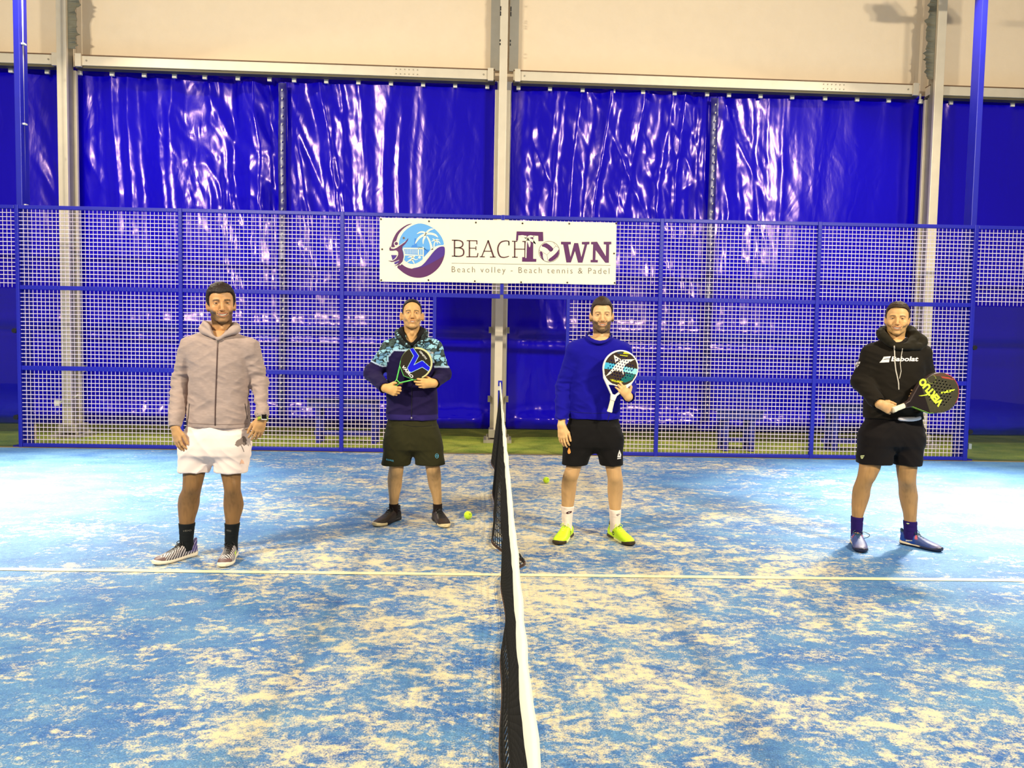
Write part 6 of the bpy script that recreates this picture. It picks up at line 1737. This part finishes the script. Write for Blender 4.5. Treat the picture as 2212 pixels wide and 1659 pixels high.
def probe(butt, tip, yb, yt, tilt):
    A, B = aty(*butt, yb), aty(*tip, yt); ax = B - A; Lr = np.linalg.norm(ax); ax /= Lr
    toc = V_(tilt, -1, 0); zf = toc - ax * (toc @ ax); zf /= np.linalg.norm(zf); xs_ = np.cross(ax, zf); k = Lr / .455
    return lambda V: A + (np.outer(V[:, 0], xs_) + np.outer(V[:, 1], ax) + np.outer(V[:, 2], zf)) * k
def face(V, N): return V[:, 2] > .0135
# white framed round racket
Yr = P3['Y'] - .195; args = ((1316.5, 890), (1350, 756.2), Yr, Yr - .01)
T0 = probe(*args, 0)
z2 = lambda pts: px_local(T0, Yr, [(1290 + x / 10.37, 740 + y / 10.37) for x, y in pts])
cyan = z2([(95, 425), (420, 480), (620, 535), (900, 590), (880, 720), (640, 665), (330, 605), (95, 575)]); teal = z2([(620, 690), (850, 720), (780, 840), (620, 900), (540, 860), (520, 820), (640, 740)])
x1_ = z2([(370, 275), (540, 380), (850, 372), (640, 485), (600, 545), (585, 620), (595, 715), (575, 710), (560, 655), (380, 625), (300, 700), (185, 762), (310, 620), (440, 465), (520, 400), (408, 452)])
yel = [z2([(595, 215), (640, 205), (790, 265), (585, 250)]), z2([(500, 272), (690, 292), (680, 312), (520, 290)]), z2([(290, 815), (400, 838), (570, 870), (580, 890), (500, 905), (330, 870)])]
gap = z2([(420, 455), (530, 395), (500, 385), (410, 440)]); navy_ = z2([(450, 215), (580, 225), (560, 250), (460, 240)])
def col3(V, N, d):
    C = np.tile(L_(244, 240, 232), (len(V), 1)); x, y = V[:, 0], V[:, 1]; f_ = face(V, N) & (d < -.009) & (y > .18)
    q = np.sqrt((x / .127)**2 + ((y - .322) / .130)**2) < .95
    b = f_ & q; n_ = vnoise(V, 300, 3)
    C[b] = (L_(58, 44, 34) * (1 + .35 * n_[:, None]))[b]
    C[b & inpoly(teal, x, y)] = L_(16, 106, 104); C[b & inpoly(cyan, x, y)] = L_(70, 178, 214)
    C[b & inpoly(cyan, x, y) & (x > .03)] = L_(150, 226, 226)
    C[b & inpoly(navy_, x, y)] = L_(40, 70, 110)
    for k, p in enumerate(yel): C[b & inpoly(p, x, y) & ((n_ > -.25) | (k < 2))] = L_(206, 206, 40)
    C[b & inpoly(x1_, x, y)] = L_(250, 244, 226); C[b & inpoly(gap, x, y)] = L_(52, 40, 32)
    C[(y < .235) & ~q & f_ & (np.abs(x) < .02)] = L_(250, 248, 236)
    return C
hl = []
for j in range(9):
    for i in range(11):
        hx = (i - 5) * .0195 + (.00975 if j % 2 else 0); hy = .322 + (j - 4) * .0195
        if (hx / .092)**2 + ((hy - .322) / .082)**2 < 1: hl.append((hx, hy))
R3, T3, _ = racket('round padel racket with white frame and white cross, held by the bearded man', *args, col3, dict(holes=hl, grip=(250, 240, 206), hr=.0046, gl=.105, jy=.225))
tv, tf, _ = text_mesh('X-ONE', .01)
lc = z2([(640, 604), (810, 636)]); (ax0, ay0), (ax1, ay1) = lc; dx, dy = ax1 - ax0, ay1 - ay0
pydata('lettering', T3(np.array([(ax0 + dx * x - dy * y * .22, ay0 + dy * x + dx * y * .22, .0192) for x, y in tv])), tf, mat('blue_lettering', srgb(30, 90, 170), rough=.5), R3)
b = MB(); c = T3(np.array([[.0, -.001, 0], [.0, -.06, .0]])); b.tube([c[0], c[0] * .5 + c[1] * .5 + V_(.004, 0, 0), c[1]], .0025, 6); b.build('wrist_cord', mat('navy_cord', srgb(24, 16, 70), rough=.9), R3)

# black racket with the blue chevron
Yr = P2['Y'] - .185; args = ((838, 846), (925, 759.5), Yr, Yr - .005); T0 = probe(*args, 0)
z3 = lambda pts: px_local(T0, Yr, [(840 + x / 12.76, 735 + y / 12.76) for x, y in pts])
chev = z3([(560, 210), (655, 195), (820, 430), (680, 690), (900, 570), (940, 575), (1145, 760), (1110, 860), (920, 735), (620, 880), (560, 860), (515, 760), (690, 430)])
grn = z3([(315, 690), (450, 970), (700, 1115), (340, 1180), (265, 1090)])
# the white outline is a thin band round the same chevron
def col2(V, N, d):
    x, y = V[:, 0], V[:, 1]; C = np.tile(L_(40, 34, 22), (len(V), 1)) * (1 + .2 * vnoise(V, 260, 3))[:, None]
    f_ = face(V, N)
    edge = ~f_ | (d > -.005)
    C[edge & (y > .22)] = L_(196, 196, 140); C[edge & (y > .22) & (x < -.03)] = L_(70, 90, 40); C[edge & (y <= .22)] = L_(24, 34, 22)
    ang_ = np.degrees(np.arctan2(x, y - .322)); C[f_ & (d > -.0125) & (ang_ > -50) & (ang_ < 112)] = L_(206, 206, 150)
    b = f_ & (d < -.004) & ~((d > -.0125) & (ang_ > -50) & (ang_ < 112))
    near = poly_sd(chev, x, y)
    C[b & (near < .0032)] = L_(176, 222, 240); C[b & (near < -.0)] = L_(14, 14, 214)
    C[f_ & (y < .25) & (d > -.0048)] = L_(112, 236, 112)
    return C
R2_, T2, _ = racket('black padel racket with blue chevron and green edges, held in both hands', *args, col2, dict(holes=[], grip=(236, 214, 196), rx=.127, ry=.130, ring=(20, 14, 14), gl=.098, jy=.245, hy=.178, hc=.45, aw=.012))
def rtext(R_, T_, zz, body, p0, p1, hf, m_, name, off=.02, shear=0.0):
    tv, tf, _ = text_mesh(body, off, 1.0, shear); (a0, b0), (a1, b1) = zz([p0, p1]); dx, dy = a1 - a0, b1 - b0
    pydata(name, T_(np.array([(a0 + dx * x - dy * y * hf, b0 + dy * x + dx * y * hf, .0194) for x, y in tv])), tf, m_, R_)
rtext(R2_, T2, z3, 'VAIRO', (352, 740), (625, 1055), .20, mat('white_lettering', srgb(246, 244, 236), rough=.5), 'lettering', .03, .2)
rtext(R2_, T2, z3, 'GENETIX', (835, 310), (1025, 545), .16, mat('white_lettering'), 'small_lettering', .01, .2)

# black racket with yellow letters
Yr = P4['Y'] - .215; args = ((1929, 885.5), (2066, 833), Yr, Yr + .03); T0 = probe(*args, 0)
z4 = lambda pts: px_local(T0, Yr, [(1940 + x / 12.76, 780 + y / 12.76) for x, y in pts])
bolt1 = z4([(1180, 850), (1310, 840), (1320, 810), (1420, 795), (1560, 775), (1570, 790), (1480, 840), (1390, 865), (1250, 890), (1185, 895)]); bolt2 = z4([(560, 955), (720, 930), (840, 890), (860, 910), (790, 945), (640, 965)])
red = z4([(1180, 420), (1400, 440), (1540, 520), (1500, 520), (1380, 490), (1220, 470)]); brown = z4([(950, 300), (1200, 290), (1400, 400), (1180, 420), (980, 400)])
def col4(V, N, d):
    x, y = V[:, 0], V[:, 1]; C = np.tile(L_(64, 60, 40), (len(V), 1)) * (1 + .15 * vnoise(V, 120, 3))[:, None]; f_ = face(V, N)
    C[(y < .22)] = L_(28, 16, 12); edge = ~f_ | (d > -.006)
    C[edge] = L_(60, 46, 44); C[edge & (y > .40)] = L_(176, 60, 62); C[edge & (y < .24) & (x > .02)] = L_(130, 170, 50)
    b = f_ & (d < -.006)
    C[b & inpoly(brown, x, y)] = L_(92, 64, 48); C[b & inpoly(red, x, y)] = L_(168, 70, 54); C[b & (inpoly(bolt1, x, y) | inpoly(bolt2, x, y))] = L_(214, 232, 60)
    ring = np.abs(np.sqrt((x - z4([(930, 500)])[0][0])**2 + (y - z4([(930, 500)])[0][1])**2) - .028) < .0012
    C[b & ring & (x < .07)] = L_(150, 158, 60)
    return C
hl = []
for j in range(9):
    for i in range(9):
        hx = (i - 4) * .0215 + (.0107 if j % 2 else 0); hy = .325 + (j - 4) * .0195
        if (hx / .088)**2 + ((hy - .325) / .085)**2 < 1: hl.append((hx, hy))
R4, T4, _ = racket('black teardrop padel racket with neon yellow letters, held by the man in the black hoodie', *args, col4, dict(holes=hl, grip=(240, 226, 196), rx=.131, ry=.135, jy=.215, hole=False, gl=.10, hr=.0048, ring=(236, 220, 200)))
rtext(R4, T4, z4, 'VERTUO', (1265, 1130), (700, 440), .24, mat('neon_lettering', srgb(226, 250, 62), rough=.5), 'lettering', .06)
